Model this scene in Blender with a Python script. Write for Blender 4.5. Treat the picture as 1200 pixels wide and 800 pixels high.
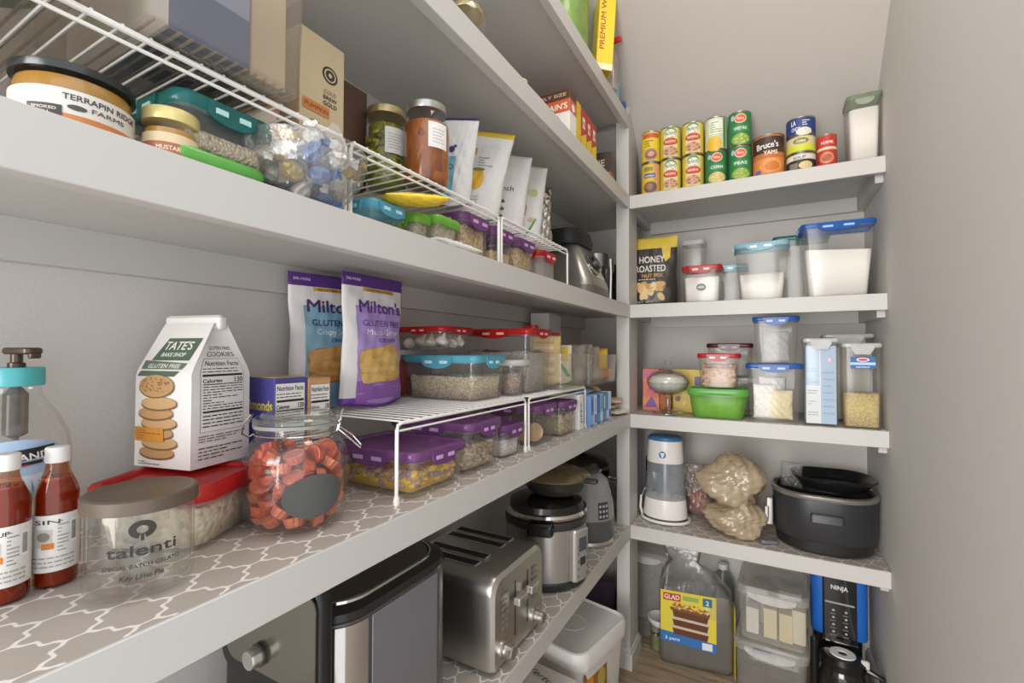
import bpy, math, random
from mathutils import Matrix, Vector
from math import sin, cos, pi, radians as RD
random.seed(7)
SC = bpy.context.scene
for o in list(bpy.data.objects): bpy.data.objects.remove(o)
COL = SC.collection

# ---------------------------------------------------------------- camera
CAM = (0.40, 0.0, 1.02)
yaw, pitch, roll = RD(28.93), RD(1.151), RD(.142)
F = Vector((-sin(yaw)*cos(pitch), cos(yaw)*cos(pitch), sin(pitch)))
Rt = Vector((cos(yaw), sin(yaw), 0)); Up = Rt.cross(F)
R2 = cos(roll)*Rt+sin(roll)*Up; U2 = -sin(roll)*Rt+cos(roll)*Up
cd = bpy.data.cameras.new('camera'); cam = bpy.data.objects.new('camera', cd); COL.objects.link(cam)
mw = Matrix.Identity(4)
for i in range(3):
    mw[i][0] = R2[i]; mw[i][1] = U2[i]; mw[i][2] = -F[i]; mw[i][3] = CAM[i]
cam.matrix_world = mw
cd.lens = 16.402; cd.sensor_width = 36; cd.clip_start = .01; cd.clip_end = 50
SC.camera = cam
# ---------------------------------------------------------------- world, lights, exposure
w = bpy.data.worlds.new('world'); SC.world = w; w.use_nodes = True
bg = w.node_tree.nodes['Background']; bg.inputs[0].default_value = (.92, .965, 1.04, 1); bg.inputs[1].default_value = .78
def area(name, loc, rot, sx, sy, power, col):
    l = bpy.data.lights.new(name, 'AREA'); l.shape = 'RECTANGLE'; l.size = sx; l.size_y = sy; l.energy = power; l.color = col
    o = bpy.data.objects.new(name, l); o.location = loc; o.rotation_euler = rot; COL.objects.link(o); return o
area('ceiling_lamp_light', (.40, .58, 2.34), (0, 0, 0), .40, .40, 2.4, (1, .975, .94))
area('rear_fill_light', (-.15, -1.9, 1.0), (RD(90), 0, RD(-14)), 1.5, 2.0, 46, (1, .97, .94))  # added fill lamp behind the camera, evens out light on shelves and right wall
SC.view_settings.view_transform = 'Standard'; SC.view_settings.look = 'None'
SC.view_settings.gamma = 1; SC.view_settings.use_curve_mapping = False
SC.view_settings.exposure = 1.17
try:
    SC.cycles.transparent_max_bounces = 40; SC.cycles.max_bounces = 14; SC.cycles.transmission_bounces = 10
    SC.cycles.diffuse_bounces = 12
except Exception: pass

# ---------------------------------------------------------------- materials
def lin(h):
    if not isinstance(h, str): return tuple(h)
    h = h.lstrip('#'); c = [int(h[i:i+2], 16)/255 for i in (0, 2, 4)]
    return tuple(x/12.92 if x <= .04045 else ((x+.055)/1.055)**2.4 for x in c)
MC = {}
def new_mat(name):
    m = bpy.data.materials.new(name); m.use_nodes = True; nt = m.node_tree; nt.nodes.clear()
    return m, nt, nt.nodes, nt.links
def solid(col, rough=.45, metal=0, noise=.05, ns=40, bump=0, bs=200, spec=.5, coat=0, aniso=None):
    key = ('s', col, rough, metal, noise, ns, bump, bs, spec, coat, aniso)
    if key in MC: return MC[key]
    m, nt, N, L = new_mat('painted_'+str(len(MC))); out = N.new('ShaderNodeOutputMaterial'); p = N.new('ShaderNodeBsdfPrincipled')
    L.new(p.outputs[0], out.inputs[0]); c = lin(col)
    tc = N.new('ShaderNodeTexCoord'); mp = N.new('ShaderNodeMapping'); L.new(tc.outputs['Object'], mp.inputs[0])
    if aniso: mp.inputs['Scale'].default_value = aniso
    n = N.new('ShaderNodeTexNoise'); n.inputs['Scale'].default_value = ns; n.inputs['Detail'].default_value = 3; L.new(mp.outputs[0], n.inputs[0])
    r = N.new('ShaderNodeMix'); r.data_type = 'RGBA'; L.new(n.outputs[0], r.inputs[0])
    r.inputs[6].default_value = tuple(x*(1-noise) for x in c)+(1,); r.inputs[7].default_value = tuple(min(1, x*(1+noise)) for x in c)+(1,)
    L.new(r.outputs[2], p.inputs['Base Color'])
    p.inputs['Roughness'].default_value = rough; p.inputs['Metallic'].default_value = metal; p.inputs['Specular IOR Level'].default_value = spec
    p.inputs['Coat Weight'].default_value = coat
    if bump:
        b = N.new('ShaderNodeBump'); b.inputs['Strength'].default_value = bump; b.inputs['Distance'].default_value = .002
        n2 = N.new('ShaderNodeTexNoise'); n2.inputs['Scale'].default_value = bs; L.new(mp.outputs[0], n2.inputs[0])
        L.new(n2.outputs[0], b.inputs['Height']); L.new(b.outputs[0], p.inputs['Normal'])
    MC[key] = m; return m
def clear(tint='#ffffff', body='#dddddd', opac=.06, rough=.08, refl=1.0, bump=0, bs=120):
    """thin clear or frosted wall: see-through, a little milky, glossy by angle"""
    key = ('c', tint, body, opac, rough, refl, bump, bs)
    if key in MC: return MC[key]
    m, nt, N, L = new_mat('clear_'+str(len(MC))); out = N.new('ShaderNodeOutputMaterial')
    t = N.new('ShaderNodeBsdfTransparent'); t.inputs[0].default_value = lin(tint)+(1,)
    d = N.new('ShaderNodeBsdfDiffuse'); d.inputs[0].default_value = lin(body)+(1,)
    tl = N.new('ShaderNodeBsdfTranslucent'); tl.inputs[0].default_value = lin(body)+(1,)
    dm = N.new('ShaderNodeMixShader'); dm.inputs[0].default_value = .4; L.new(d.outputs[0], dm.inputs[1]); L.new(tl.outputs[0], dm.inputs[2])
    g = N.new('ShaderNodeBsdfGlossy'); g.inputs['Roughness'].default_value = rough
    ns = N.new('ShaderNodeTexNoise'); tc = N.new('ShaderNodeTexCoord'); L.new(tc.outputs['Object'], ns.inputs[0]); ns.inputs['Scale'].default_value = 30
    ma = N.new('ShaderNodeMath'); ma.operation = 'MULTIPLY_ADD'; L.new(ns.outputs[0], ma.inputs[0]); ma.inputs[1].default_value = opac*.6; ma.inputs[2].default_value = opac*.7
    m1 = N.new('ShaderNodeMixShader'); L.new(ma.outputs[0], m1.inputs[0]); L.new(t.outputs[0], m1.inputs[1]); L.new(dm.outputs[0], m1.inputs[2])
    fr = N.new('ShaderNodeLayerWeight'); fr.inputs[0].default_value = .5
    pw = N.new('ShaderNodeMath'); pw.operation = 'POWER'; L.new(fr.outputs['Facing'], pw.inputs[0]); pw.inputs[1].default_value = 3.5
    ml = N.new('ShaderNodeMath'); ml.operation = 'MULTIPLY_ADD'; L.new(pw.outputs[0], ml.inputs[0]); ml.inputs[1].default_value = .42*refl; ml.inputs[2].default_value = .035*refl
    m2 = N.new('ShaderNodeMixShader'); L.new(ml.outputs[0], m2.inputs[0]); L.new(m1.outputs[0], m2.inputs[1]); L.new(g.outputs[0], m2.inputs[2])
    if bump:
        b = N.new('ShaderNodeBump'); b.inputs['Strength'].default_value = bump; b.inputs['Distance'].default_value = .003
        n2 = N.new('ShaderNodeTexNoise'); n2.inputs['Scale'].default_value = bs; L.new(tc.outputs['Object'], n2.inputs[0])
        L.new(n2.outputs[0], b.inputs['Height']); L.new(b.outputs[0], g.inputs['Normal']); L.new(b.outputs[0], d.inputs['Normal'])
    L.new(m2.outputs[0], out.inputs[0]); MC[key] = m; return m
def grain(c1, c2, c3, scale=260, bump=.9, rough=.7, dist=.003):
    """heap of small pieces: voronoi cells with their own tone and relief"""
    key = ('g', c1, c2, c3, scale, bump, rough, dist)
    if key in MC: return MC[key]
    m, nt, N, L = new_mat('grain_'+str(len(MC))); out = N.new('ShaderNodeOutputMaterial'); p = N.new('ShaderNodeBsdfPrincipled'); L.new(p.outputs[0], out.inputs[0])
    tc = N.new('ShaderNodeTexCoord'); v = N.new('ShaderNodeTexVoronoi'); v.inputs['Scale'].default_value = scale; L.new(tc.outputs['Object'], v.inputs[0])
    sp = N.new('ShaderNodeSeparateColor'); L.new(v.outputs['Color'], sp.inputs[0])
    cr = N.new('ShaderNodeValToRGB'); L.new(sp.outputs[0], cr.inputs[0])
    e = cr.color_ramp.elements; e[0].color = lin(c1)+(1,); e[1].color = lin(c3)+(1,); k = cr.color_ramp.elements.new(.5); k.color = lin(c2)+(1,)
    L.new(cr.outputs[0], p.inputs['Base Color'])
    b = N.new('ShaderNodeBump'); b.invert = True; b.inputs['Strength'].default_value = bump; b.inputs['Distance'].default_value = dist
    L.new(v.outputs['Distance'], b.inputs['Height']); L.new(b.outputs[0], p.inputs['Normal']); p.inputs['Roughness'].default_value = rough
    MC[key] = m; return m
def liner_mat():
    m, nt, N, L = new_mat('trellis_liner'); out = N.new('ShaderNodeOutputMaterial'); p = N.new('ShaderNodeBsdfPrincipled'); L.new(p.outputs[0], out.inputs[0])
    tc = N.new('ShaderNodeTexCoord'); sx = N.new('ShaderNodeSeparateXYZ'); L.new(tc.outputs['Object'], sx.inputs[0])
    def ma(op, a, b=None, c=None):
        n = N.new('ShaderNodeMath'); n.operation = op
        for i, x in enumerate((a, b, c)):
            if x is None: continue
            if isinstance(x, (int, float)): n.inputs[i].default_value = x
            else: L.new(x, n.inputs[i])
        return n.outputs[0]
    # folded cell coordinates 0..1 (cell 46 mm across the shelf, 66 mm along it)
    v = ma('PINGPONG', ma('DIVIDE', ma('ADD', sx.outputs[0], 1.0), .0230), 1.0)
    u = ma('PINGPONG', ma('DIVIDE', ma('ADD', sx.outputs[1], 2.0), .0330), 1.0)
    t = ma('SUBTRACT', u, v); s = ma('SUBTRACT', ma('ADD', u, v), 1.0)
    c1 = ma('MULTIPLY', ma('SINE', ma('MULTIPLY', t, pi)), -.17)
    c2 = ma('MULTIPLY', ma('SINE', ma('MULTIPLY', t, 3*pi)) , -.065)
    dd = ma('ABSOLUTE', ma('SUBTRACT', s, ma('ADD', c1, c2)))
    k = N.new('ShaderNodeMapRange'); L.new(dd, k.inputs[0]); k.inputs[1].default_value = .060; k.inputs[2].default_value = .095; k.inputs[3].default_value = 1; k.inputs[4].default_value = 0
    mx = N.new('ShaderNodeMix'); mx.data_type = 'RGBA'; L.new(k.outputs[0], mx.inputs[0])
    mx.inputs[6].default_value = lin('#aba399')+(1,); mx.inputs[7].default_value = lin('#e6e3dd')+(1,)
    L.new(mx.outputs[2], p.inputs['Base Color']); p.inputs['Roughness'].default_value = .42
    return m
def floor_mat():
    m, nt, N, L = new_mat('wood_plank'); out = N.new('ShaderNodeOutputMaterial'); p = N.new('ShaderNodeBsdfPrincipled'); L.new(p.outputs[0], out.inputs[0])
    tc = N.new('ShaderNodeTexCoord'); oi = N.new('ShaderNodeObjectInfo'); mp = N.new('ShaderNodeMapping'); L.new(tc.outputs['Object'], mp.inputs[0]); mp.inputs['Scale'].default_value = (6, 60, 6)
    L.new(oi.outputs['Random'], mp.inputs['Location'])
    n = N.new('ShaderNodeTexNoise'); n.inputs['Scale'].default_value = 1; n.inputs['Detail'].default_value = 6; n.inputs['Distortion'].default_value = 1.2; L.new(mp.outputs[0], n.inputs[0])
    r = N.new('ShaderNodeValToRGB'); L.new(n.outputs[0], r.inputs[0]); r.color_ramp.elements[0].position = .3; r.color_ramp.elements[1].position = .75
    r.color_ramp.elements[0].color = lin('#7d6a55')+(1,); r.color_ramp.elements[1].color = lin('#b5a188')+(1,)
    L.new(r.outputs[0], p.inputs['Base Color']); p.inputs['Roughness'].default_value = .5
    return m
WHITE = solid('#c1beb9', .42, noise=.012, ns=8)
WALL = solid('#cac6c1', .85, noise=.015, ns=5, bump=.12, bs=260)
CEIL = solid('#bdb7b0', .85, noise=.015, ns=5, bump=.12, bs=260)
LINER = liner_mat(); WOOD = floor_mat()
WIRE = solid('#e9e6e0', .3, noise=.02)
STEEL = solid('#b4b0aa', .28, 1, noise=.06, ns=6, aniso=(1, 1, 60))
STEELX = solid('#b4b0aa', .24, 1, noise=.07, ns=5, aniso=(60, 60, 1))
CHROME = solid('#d8d6d2', .08, 1, noise=.01)
BLACK = solid('#141413', .3, noise=.05); DARK = solid('#2c2b2a', .35); BLACKM = solid('#1c1b1a', .55)
PLAST = clear('#fbfaf8', '#e6e4df', .10, .14, .9)
FROST = clear('#e9e8e4', '#e4e2de', .42, .3, .7)
GLASS = clear('#fbfbfa', '#e8eae8', .015, .03, 1.2)
CRYS = clear('#f3f3f1', '#eeeeee', .08, .05, 1.7, bump=.5, bs=140)
CLEARBAG = clear('#f6f6f4', '#eceae6', .14, .12, 1.3, bump=1.0, bs=45)

# ---------------------------------------------------------------- mesh tools
def rr(w, d, r, z, n=4, cx=0, cy=0):
    r = max(1e-5, min(r, w/2-1e-5, d/2-1e-5)); o = []
    for k, (sx, sy) in enumerate(((1, -1), (1, 1), (-1, 1), (-1, -1))):
        a0 = (-pi/2, 0, pi/2, pi)[k]
        for i in range(n+1):
            a = a0+pi/2*i/n; o.append((cx+sx*(w/2-r)+r*cos(a), cy+sy*(d/2-r)+r*sin(a), z))
    return o
class MB:
    def __init__(s): s.v = []; s.f = []; s.m = []
    def add(s, vs, fs, m=0):
        b = len(s.v); s.v += [tuple(x) for x in vs]
        for f in fs: s.f.append(tuple(i+b for i in f)); s.m.append(m)
        return s
    def box(s, x0, x1, y0, y1, z0, z1, m=0):
        return s.add([(x0, y0, z0), (x1, y0, z0), (x1, y1, z0), (x0, y1, z0), (x0, y0, z1), (x1, y0, z1), (x1, y1, z1), (x0, y1, z1)],
                     [(0, 3, 2, 1), (4, 5, 6, 7), (0, 1, 5, 4), (1, 2, 6, 5), (2, 3, 7, 6), (3, 0, 4, 7)], m)
    def loft(s, rings, c0=True, c1=True, m=0):
        n = len(rings[0]); vs = [p for r in rings for p in r]; fs = []
        for k in range(len(rings)-1):
            for i in range(n):
                j = (i+1) % n; fs.append((k*n+i, k*n+j, (k+1)*n+j, (k+1)*n+i))
        if c0: fs.append(tuple(range(n-1, -1, -1)))
        if c1: fs.append(tuple((len(rings)-1)*n+i for i in range(n)))
        return s.add(vs, fs, m)
    def rbox(s, w, d, z0, z1, r, b=.002, m=0, cx=0, cy=0, n=4):
        return s.loft([rr(w-2*b, d-2*b, r-b if r > b else r*.5, z0, n, cx, cy), rr(w, d, r, z0+b, n, cx, cy), rr(w, d, r, z1-b, n, cx, cy), rr(w-2*b, d-2*b, max(r-b, r*.5), z1, n, cx, cy)], m=m)
    def lathe(s, prof, n=32, m=0, cx=0, cy=0, sy=1.0, c0=False, c1=False):
        rings = [[(cx+r*cos(2*pi*i/n), cy+sy*r*sin(2*pi*i/n), z) for i in range(n)] for r, z in prof]
        return s.loft(rings, c0, c1, m)
    def tube(s, pts, r, n=6, m=0, closed=False):
        P = [Vector(p) for p in pts]; rings = []
        for i, p in enumerate(P):
            a = P[i-1] if (i > 0 or closed) else p; b = P[(i+1) % len(P)] if (i < len(P)-1 or closed) else p
            t = (b-a).normalized(); h = Vector((0, 0, 1)) if abs(t.z) < .9 else Vector((1, 0, 0)); x = t.cross(h).normalized(); y = x.cross(t)
            rings.append([tuple(p+x*r*cos(2*pi*k/n)+y*r*sin(2*pi*k/n)) for k in range(n)])
        if closed: rings.append(rings[0]); return s.loft(rings, False, False, m)
        return s.loft(rings, True, True, m)
    def ball(s, c, r, n=8, k=6, m=0, jit=0):
        if not isinstance(r, (tuple, list)): r = (r, r, r)
        vs = [(c[0], c[1], c[2]-r[2])]
        for j in range(1, k):
            a = -pi/2+pi*j/k
            for i in range(n):
                q = 1+random.uniform(-jit, jit); b = 2*pi*i/n
                vs.append((c[0]+r[0]*cos(a)*cos(b)*q, c[1]+r[1]*cos(a)*sin(b)*q, c[2]+r[2]*sin(a)*q))
        vs.append((c[0], c[1], c[2]+r[2])); fs = []
        for i in range(n):
            fs.append((0, 1+(i+1) % n, 1+i)); top = len(vs)-1; b = 1+(k-2)*n; fs.append((top, b+i, b+(i+1) % n))
        for j in range(k-2):
            for i in range(n):
                a = 1+j*n; fs.append((a+i, a+(i+1) % n, a+n+(i+1) % n, a+n+i))
        return s.add(vs, fs, m)
    def xf(s, M, start=0):
        for i in range(start, len(s.v)): s.v[i] = tuple(M @ Vector(s.v[i]))
        return s
def build(name, mb, mats, parent=None, loc=None, rz=0, sharp=35, kind=None, label=None):
    me = bpy.data.meshes.new(name); me.from_pydata(mb.v, [], mb.f)
    if not isinstance(mats, (list, tuple)): mats = [mats]
    for m in mats: me.materials.append(m)
    me.polygons.foreach_set('material_index', mb.m); me.polygons.foreach_set('use_smooth', [True]*len(mb.f)); me.update()
    try: me.set_sharp_from_angle(angle=RD(sharp))
    except Exception: pass
    o = bpy.data.objects.new(name, me); COL.objects.link(o)
    if parent is not None: o.parent = parent
    if loc is not None: o.location = loc
    if rz: o.rotation_euler = (0, 0, rz)
    if kind: o['kind'] = kind
    if label: o['label'] = label
    return o
def tag(o, label=None, cat=None, group=None, kind=None):
    if label: o['label'] = label
    if cat: o['category'] = cat
    if group: o['group'] = group
    if kind: o['kind'] = kind
    return o
def T(name, label, cat, loc, rz=0, group=None):
    o = bpy.data.objects.new(name, None); COL.objects.link(o); o.location = loc; o.rotation_euler = (0, 0, rz)
    o.empty_display_size = .02
    return tag(o, label, cat, group)
def clone(root, loc, rz=None, label=None, group=None, scale=None):
    r = root.copy(); COL.objects.link(r); r.location = loc
    if rz is not None: r.rotation_euler = rz if isinstance(rz, tuple) else (0, 0, rz)
    if label: r['label'] = label
    if group: r['group'] = group
    if scale: r.scale = scale
    for ch in list(root.children):
        c = ch.copy(); COL.objects.link(c); c.parent = r
        for g in list(ch.children):
            d = g.copy(); COL.objects.link(d); d.parent = c
    return r

# ---------------------------------------------------------------- flat print (lettering, labels)
TC = {}
def glyphs(s, bold):
    k = (s, bold)
    if k in TC: return TC[k]
    c = bpy.data.curves.new('t', 'FONT'); c.body = s; c.size = 1; c.resolution_u = 3
    o = bpy.data.objects.new('t', c); me = o.to_mesh()
    me.calc_loop_triangles(); vs = [(v.co.x, v.co.y) for v in me.vertices]; fs = [tuple(p.vertices) for p in me.loop_triangles]
    o.to_mesh_clear(); bpy.data.objects.remove(o); bpy.data.curves.remove(c)
    if not vs: vs = [(0, 0)]
    x0 = min(v[0] for v in vs); x1 = max(v[0] for v in vs); TC[k] = ([(x-x0, y) for x, y in vs], fs, x1-x0)
    return TC[k]
class Print:
    """u right, v up in metres on the surface given by mp(u,v,k)"""
    def __init__(s, mp, st=.00009, rough=.45, div=.006): s.mp = mp; s.b = MB(); s.mats = []; s.k = 1; s.st = st; s.rough = rough; s.div = div; s.hold = False
    def mi(s, c):
        m = c if not isinstance(c, str) else solid(c, s.rough, noise=.04)
        if m not in s.mats: s.mats.append(m)
        return s.mats.index(m)
    def _put(s, vs, fs, c, k=None):
        kk = s.k if k is None else k; vs = list(vs); lim = s.div*1.7; out = []
        def split(a, b, c_, dep):
            A, B, C_ = vs[a], vs[b], vs[c_]; l = [math.dist(A, B), math.dist(B, C_), math.dist(C_, A)]; m = max(l)
            if m < lim or dep > 7: out.append((a, b, c_)); return
            i = l.index(m); p, q, r = ((a, b, c_), (b, c_, a), (c_, a, b))[i]
            vs.append(((vs[p][0]+vs[q][0])/2, (vs[p][1]+vs[q][1])/2)); n = len(vs)-1
            split(p, n, r, dep+1); split(n, q, r, dep+1)
        for f in fs:
            if len(f) == 4 and max(math.dist(vs[f[0]], vs[f[1]]), math.dist(vs[f[1]], vs[f[2]])) < lim: out.append(f); continue
            for i in range(1, len(f)-1): split(f[0], f[i], f[i+1], 0)
        s.b.add([s.mp(u, v, kk*s.st) for u, v in vs], out, s.mi(c))
        if k is None and not s.hold: s.k += 1
    def rect(s, u0, v0, u1, v1, c, fit=None):
        nx = max(1, min(24, int(abs(u1-u0)/s.div))); ny = max(1, min(24, int(abs(v1-v0)/s.div)))
        vs = [(u0+(u1-u0)*i/nx, v0+(v1-v0)*j/ny) for j in range(ny+1) for i in range(nx+1)]
        fs = [(j*(nx+1)+i, j*(nx+1)+i+1, (j+1)*(nx+1)+i+1, (j+1)*(nx+1)+i) for j in range(ny) for i in range(nx)]
        s._put(vs, fs, c); return s
    def poly(s, pts, c):
        s._put(pts, [tuple(range(len(pts)))], c); return s
    def ell(s, u, v, ru, rv, c, n=20, a0=0, rot=0, hole=None):
        if hole:
            vs = []; fs = []
            for i in range(n+1):
                a = a0+(2*pi-2*a0)*i/n; vs += [(u+ru*sin(a), v-rv*cos(a)), (u+ru*hole*sin(a), v-rv*hole*cos(a))]
            for i in range(n): fs.append((2*i, 2*i+2, 2*i+3, 2*i+1))
            s._put(vs, fs, c); return s
        vs = [(u, v)]; fs = []
        for q in (.5, 1):
            for i in range(n):
                a = 2*pi*i/n; x = q*ru*cos(a); y = q*rv*sin(a); vs.append((u+x*cos(rot)-y*sin(rot), v+x*sin(rot)+y*cos(rot)))
        for i in range(n):
            j = (i+1) % n; fs.append((0, 1+i, 1+j)); fs.append((1+i, 1+n+i, 1+n+j, 1+j))
        s._put(vs, fs, c); return s
    def text(s, t, u, v, h, c, align='c', bold=True, width=None, ang=0, shear=0, k=None):
        """h = cap height; width squeezes the line to a total width"""
        vs, fs, w = glyphs(t, bold); sc = h/.70; sx = sc
        if width: sx = width/max(w, 1e-6)
        W = w*sx; o = {'c': -W/2, 'l': 0, 'r': -W}[align]
        q = []
        for x, y in vs:
            X = x*sx+o+shear*y*sc; Y = y*sc
            q.append((u+X*cos(ang)-Y*sin(ang), v+X*sin(ang)+Y*cos(ang)))
        if not bold: s._put(q, fs, c); return s
        e = .016*h/.70; ex = min(e, .016*sx*1.2)
        for i, (a, b) in enumerate(((-ex, -e), (ex, -e), (ex, e), (-ex, e))): s._put([(x+a, y+b) for x, y in q], fs, c, k=s.k+i*.2)
        s.k += 1; return s
    def lines(s, u0, v0, u1, v1, n, c='#55524e', th=.35, seed=1):
        rn = random.Random(seed); dv = (v1-v0)/n
        vs = []; fs = []
        for i in range(n):
            y = v1-(i+.5)*dv; x = u0; 
            while x < u1-.0004:
                e = min(u1, x+rn.uniform(.06, .2)*(u1-u0)); b = len(vs)
                vs += [(x, y-dv*th/2), (e, y-dv*th/2), (e, y+dv*th/2), (x, y+dv*th/2)]; fs.append((b, b+1, b+2, b+3)); x = e+.03*(u1-u0)
                if rn.random() < .08: break
        s._put(vs, fs, c); return s
    def bars(s, u0, v0, u1, v1, c='#1b1b1b', bgc='#f2f0ea', n=14):
        s.rect(u0, v0, u1, v1, bgc); rn = random.Random(3); x = u0+.06*(u1-u0); vs = []; fs = []; dw = (u1-u0)*.88/(n*2)
        for i in range(n):
            e = x+dw*rn.uniform(.5, 1.5); b = len(vs); vs += [(x, v0+.12*(v1-v0)), (e, v0+.12*(v1-v0)), (e, v1-.08*(v1-v0)), (x, v1-.08*(v1-v0))]; fs.append((b, b+1, b+2, b+3)); x += dw*2
        s._put(vs, fs, c); return s
    def nutrition(s, u0, v0, u1, v1, big='130', bgc='#efece6'):
        W = u1-u0; H = v1-v0; K = '#26231f'
        s.rect(u0, v0, u1, v1, K); s.rect(u0+.0004, v0+.0004, u1-.0004, v1-.0004, bgc); a = u0+.04*W; b = u1-.04*W
        s.text('Nutrition Facts', (a+b)/2, v1-.095*H, .062*H, K, width=.88*W)
        s.lines(a, v1-.2*H, b-.1*W, v1-.12*H, 2, K, .3, 4)
        s.rect(a, v1-.245*H, b, v1-.215*H, K)
        s.text('Calories', a, v1-.33*H, .05*H, K, 'l', width=.42*W); s.text(big, b, v1-.33*H, .065*H, K, 'r', width=.2*W)
        s.rect(a, v1-.36*H, b, v1-.348*H, K); s.lines(a, v0+.3*H, b, v1-.37*H, 9, K, .3, 5); s.rect(a, v0+.26*H, b, v0+.285*H, K)
        s.lines(a, v0+.05*H, b, v0+.24*H, 4, K, .3, 6); return s
    def done(s, name, parent, label=None):
        return build(name, s.b, s.mats, parent, label=label, sharp=60)
def cylmap(R, ang, z0=0, cx=0, cy=0, off=.0003):
    """u=0 at direction ang; u grows to the viewer's right when seen from outside"""
    def f(u, v, k):
        r = R+off+k; a = ang+u/R; return (cx+r*cos(a), cy+r*sin(a), z0+v)
    return f
def boxmap(w, d, z0, side='f', off=.0003):
    """f: -y face, r: +x face, t: top, l: -x face; u from the face's left edge, v from the bottom"""
    def f(u, v, k):
        k += off
        if side == 'f': return (-w/2+u, -d/2-k, z0+v)
        if side == 'r': return (w/2+k, -d/2+u, z0+v)
        if side == 'l': return (-w/2-k, d/2-u, z0+v)
        if side == 't': return (-w/2+u, -d/2+v, z0+k)
        if side == 'b': return (-w/2+u, d/2-v, z0-k)
    return f
Z0, ZF = 0, .0008
ZA, ZB, ZC, ZT2, ZT1 = 1.171, .815, .457, 1.529, 1.794
XR, YB, XL = .667, 1.845, -.29
YS = 1.518           # front plane of the shelves on the back wall

# ================================================================ the room
slope = lambda y: 1.535+(YB-y)*.87
def struct(name, mb, m, parent=None):
    o = build(name, mb, m, parent); 
    if parent is None: o['kind'] = 'structure'
    return o
struct('wall_left', MB().box(XL-.1, XL, -.62, YB+.1, -.1, 2.6), WALL)
struct('wall_right', MB().box(XR, XR+.1, .12, YB+.1, -.1, 2.6), WALL)
struct('wall_back', MB().box(XL, XR, YB, YB+.1, -.1, 1.56), WALL)
ysl = YB-(2.4-1.535)/.87
struct('ceiling_slope', MB().add([(XL, YB, 1.535), (XR, YB, 1.535), (XR, ysl, 2.4), (XL, ysl, 2.4), (XL, YB+.08, 1.60), (XR, YB+.08, 1.60), (XR, ysl+.08, 2.47), (XL, ysl+.08, 2.47)],
       [(0, 1, 2, 3), (7, 6, 5, 4), (0, 4, 5, 1), (3, 2, 6, 7), (0, 3, 7, 4), (1, 5, 6, 2)]), CEIL)
struct('ceiling', MB().box(XL, XR, -.62, ysl, 2.4, 2.5), CEIL)
fl = struct('floor', MB().box(XL, XR, -1.3, YB, -.1, -.006), solid('#4a3f34', .8))
# floor planks, laid from the left wall towards the right wall
y = -1.3; k = 0; pm = None; RP = random.Random(5)
while y < YB:
    y1 = min(y+.148, YB); xs = [XL, XL+RP.uniform(.25, .8), XR]
    for i in range(2):
        b = MB().rbox(xs[i+1]-xs[i]-.0012, y1-y-.0012, -.006, 0, .0005, .0008, cx=(xs[i]+xs[i+1])/2, cy=(y+y1)/2, n=1)
        build('plank', b, WOOD, fl)
    y = y1; k += 1
def trim(name, pts): struct(name, MB().loft(pts, True, True), WHITE)
bp = lambda x, s: [(x, 0), (x+s*.012, 0), (x+s*.012, .075), (x+s*.006, .088), (x, .092)]
trim('baseboard_right', [[(px, yy, pz) for px, pz in bp(XR, -1)] for yy in (.12, YB)])
trim('baseboard_left', [[(px, yy, pz) for px, pz in bp(XL, 1)] for yy in (-.62, YB)])
trim('baseboard_back', [[(xx, YB-(px-0), pz) for px, pz in bp(0, 1)] for xx in (XL+.013, XR-.013)])

# ---------------------------------------------------------------- shelves
def side_shelf(lab, z, y1, lin_=False, y0=-.6, ch=.045):
    t = T('wall_shelf', lab, 'shelf', (0, 0, z))
    build('shelf_board', MB().box(XL+.0005, -.0185, y0, y1, -.0155, 0), WHITE, t)
    build('fascia', MB().rbox(.018, y1-y0, -.042, .0006, .0006, .0008, cx=-.009, cy=(y0+y1)/2, n=1), WHITE, t)
    build('wall_cleat', MB().box(XL+.0005, XL+.0185, y0, y1-.001, -.0155-ch, -.0157), WHITE, t)
    if lin_: build('patterned_liner', MB().box(XL+.001, -.0035, y0, y1, .0006, .0010), LINER, t, label='taupe shelf liner with white trellis pattern')
    return t
side_shelf('white left wall shelf highest up, at the sloped ceiling', ZT1, 1.52)
side_shelf('white left wall shelf holding jars and rice boxes, second from the top', ZT2, YB-.001)
side_shelf('white left wall shelf holding pickle jars and snack pouches on wire racks', ZA, YB-.001)
side_shelf('white left wall shelf with trellis liner, holding candy jar and purple lidded boxes', ZB, YB-.001, True)
side_shelf('white left wall shelf with trellis liner, holding the toaster and cookers', ZC, YB-.001, True)
def back_shelf(lab, z, lin_=False):
    t = T('wall_shelf', lab, 'shelf', (0, 0, z))
    build('shelf_board', MB().box(.0005, XR-.0005, YS+.0185, YB-.0005, -.0155, 0), WHITE, t)
    build('fascia', MB().rbox(XR+.0-.001, .018, -.0425, .0006, .0006, .0008, cx=XR/2, cy=YS+.009, n=1), WHITE, t)
    build('back_cleat', MB().box(.0005, XR-.0195, YB-.0185, YB-.0005, -.0605, -.0157), WHITE, t)
    build('side_cleat', MB().box(XR-.0185, XR-.0005, YS+.03, YB-.0005, -.0605, -.0157), WHITE, t)
    if lin_: build('patterned_liner', MB().box(.001, XR-.001, YS+.003, YB-.001, .0006, .0010), LINER, t, label='taupe shelf liner with white trellis pattern')
back_shelf('white back wall shelf under the slope, holding the stacked cans', ZT2)
back_shelf('white back wall shelf holding flour and sugar containers', ZA)
back_shelf('white back wall shelf holding candy dish, green box and cracker boxes', ZB, True)
back_shelf('white back wall shelf holding water pitcher, brown bag and black cooker', ZC, True)
t = T('corner_post', 'white square post where left and back shelves meet', 'post', (0, 0, 0))
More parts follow.
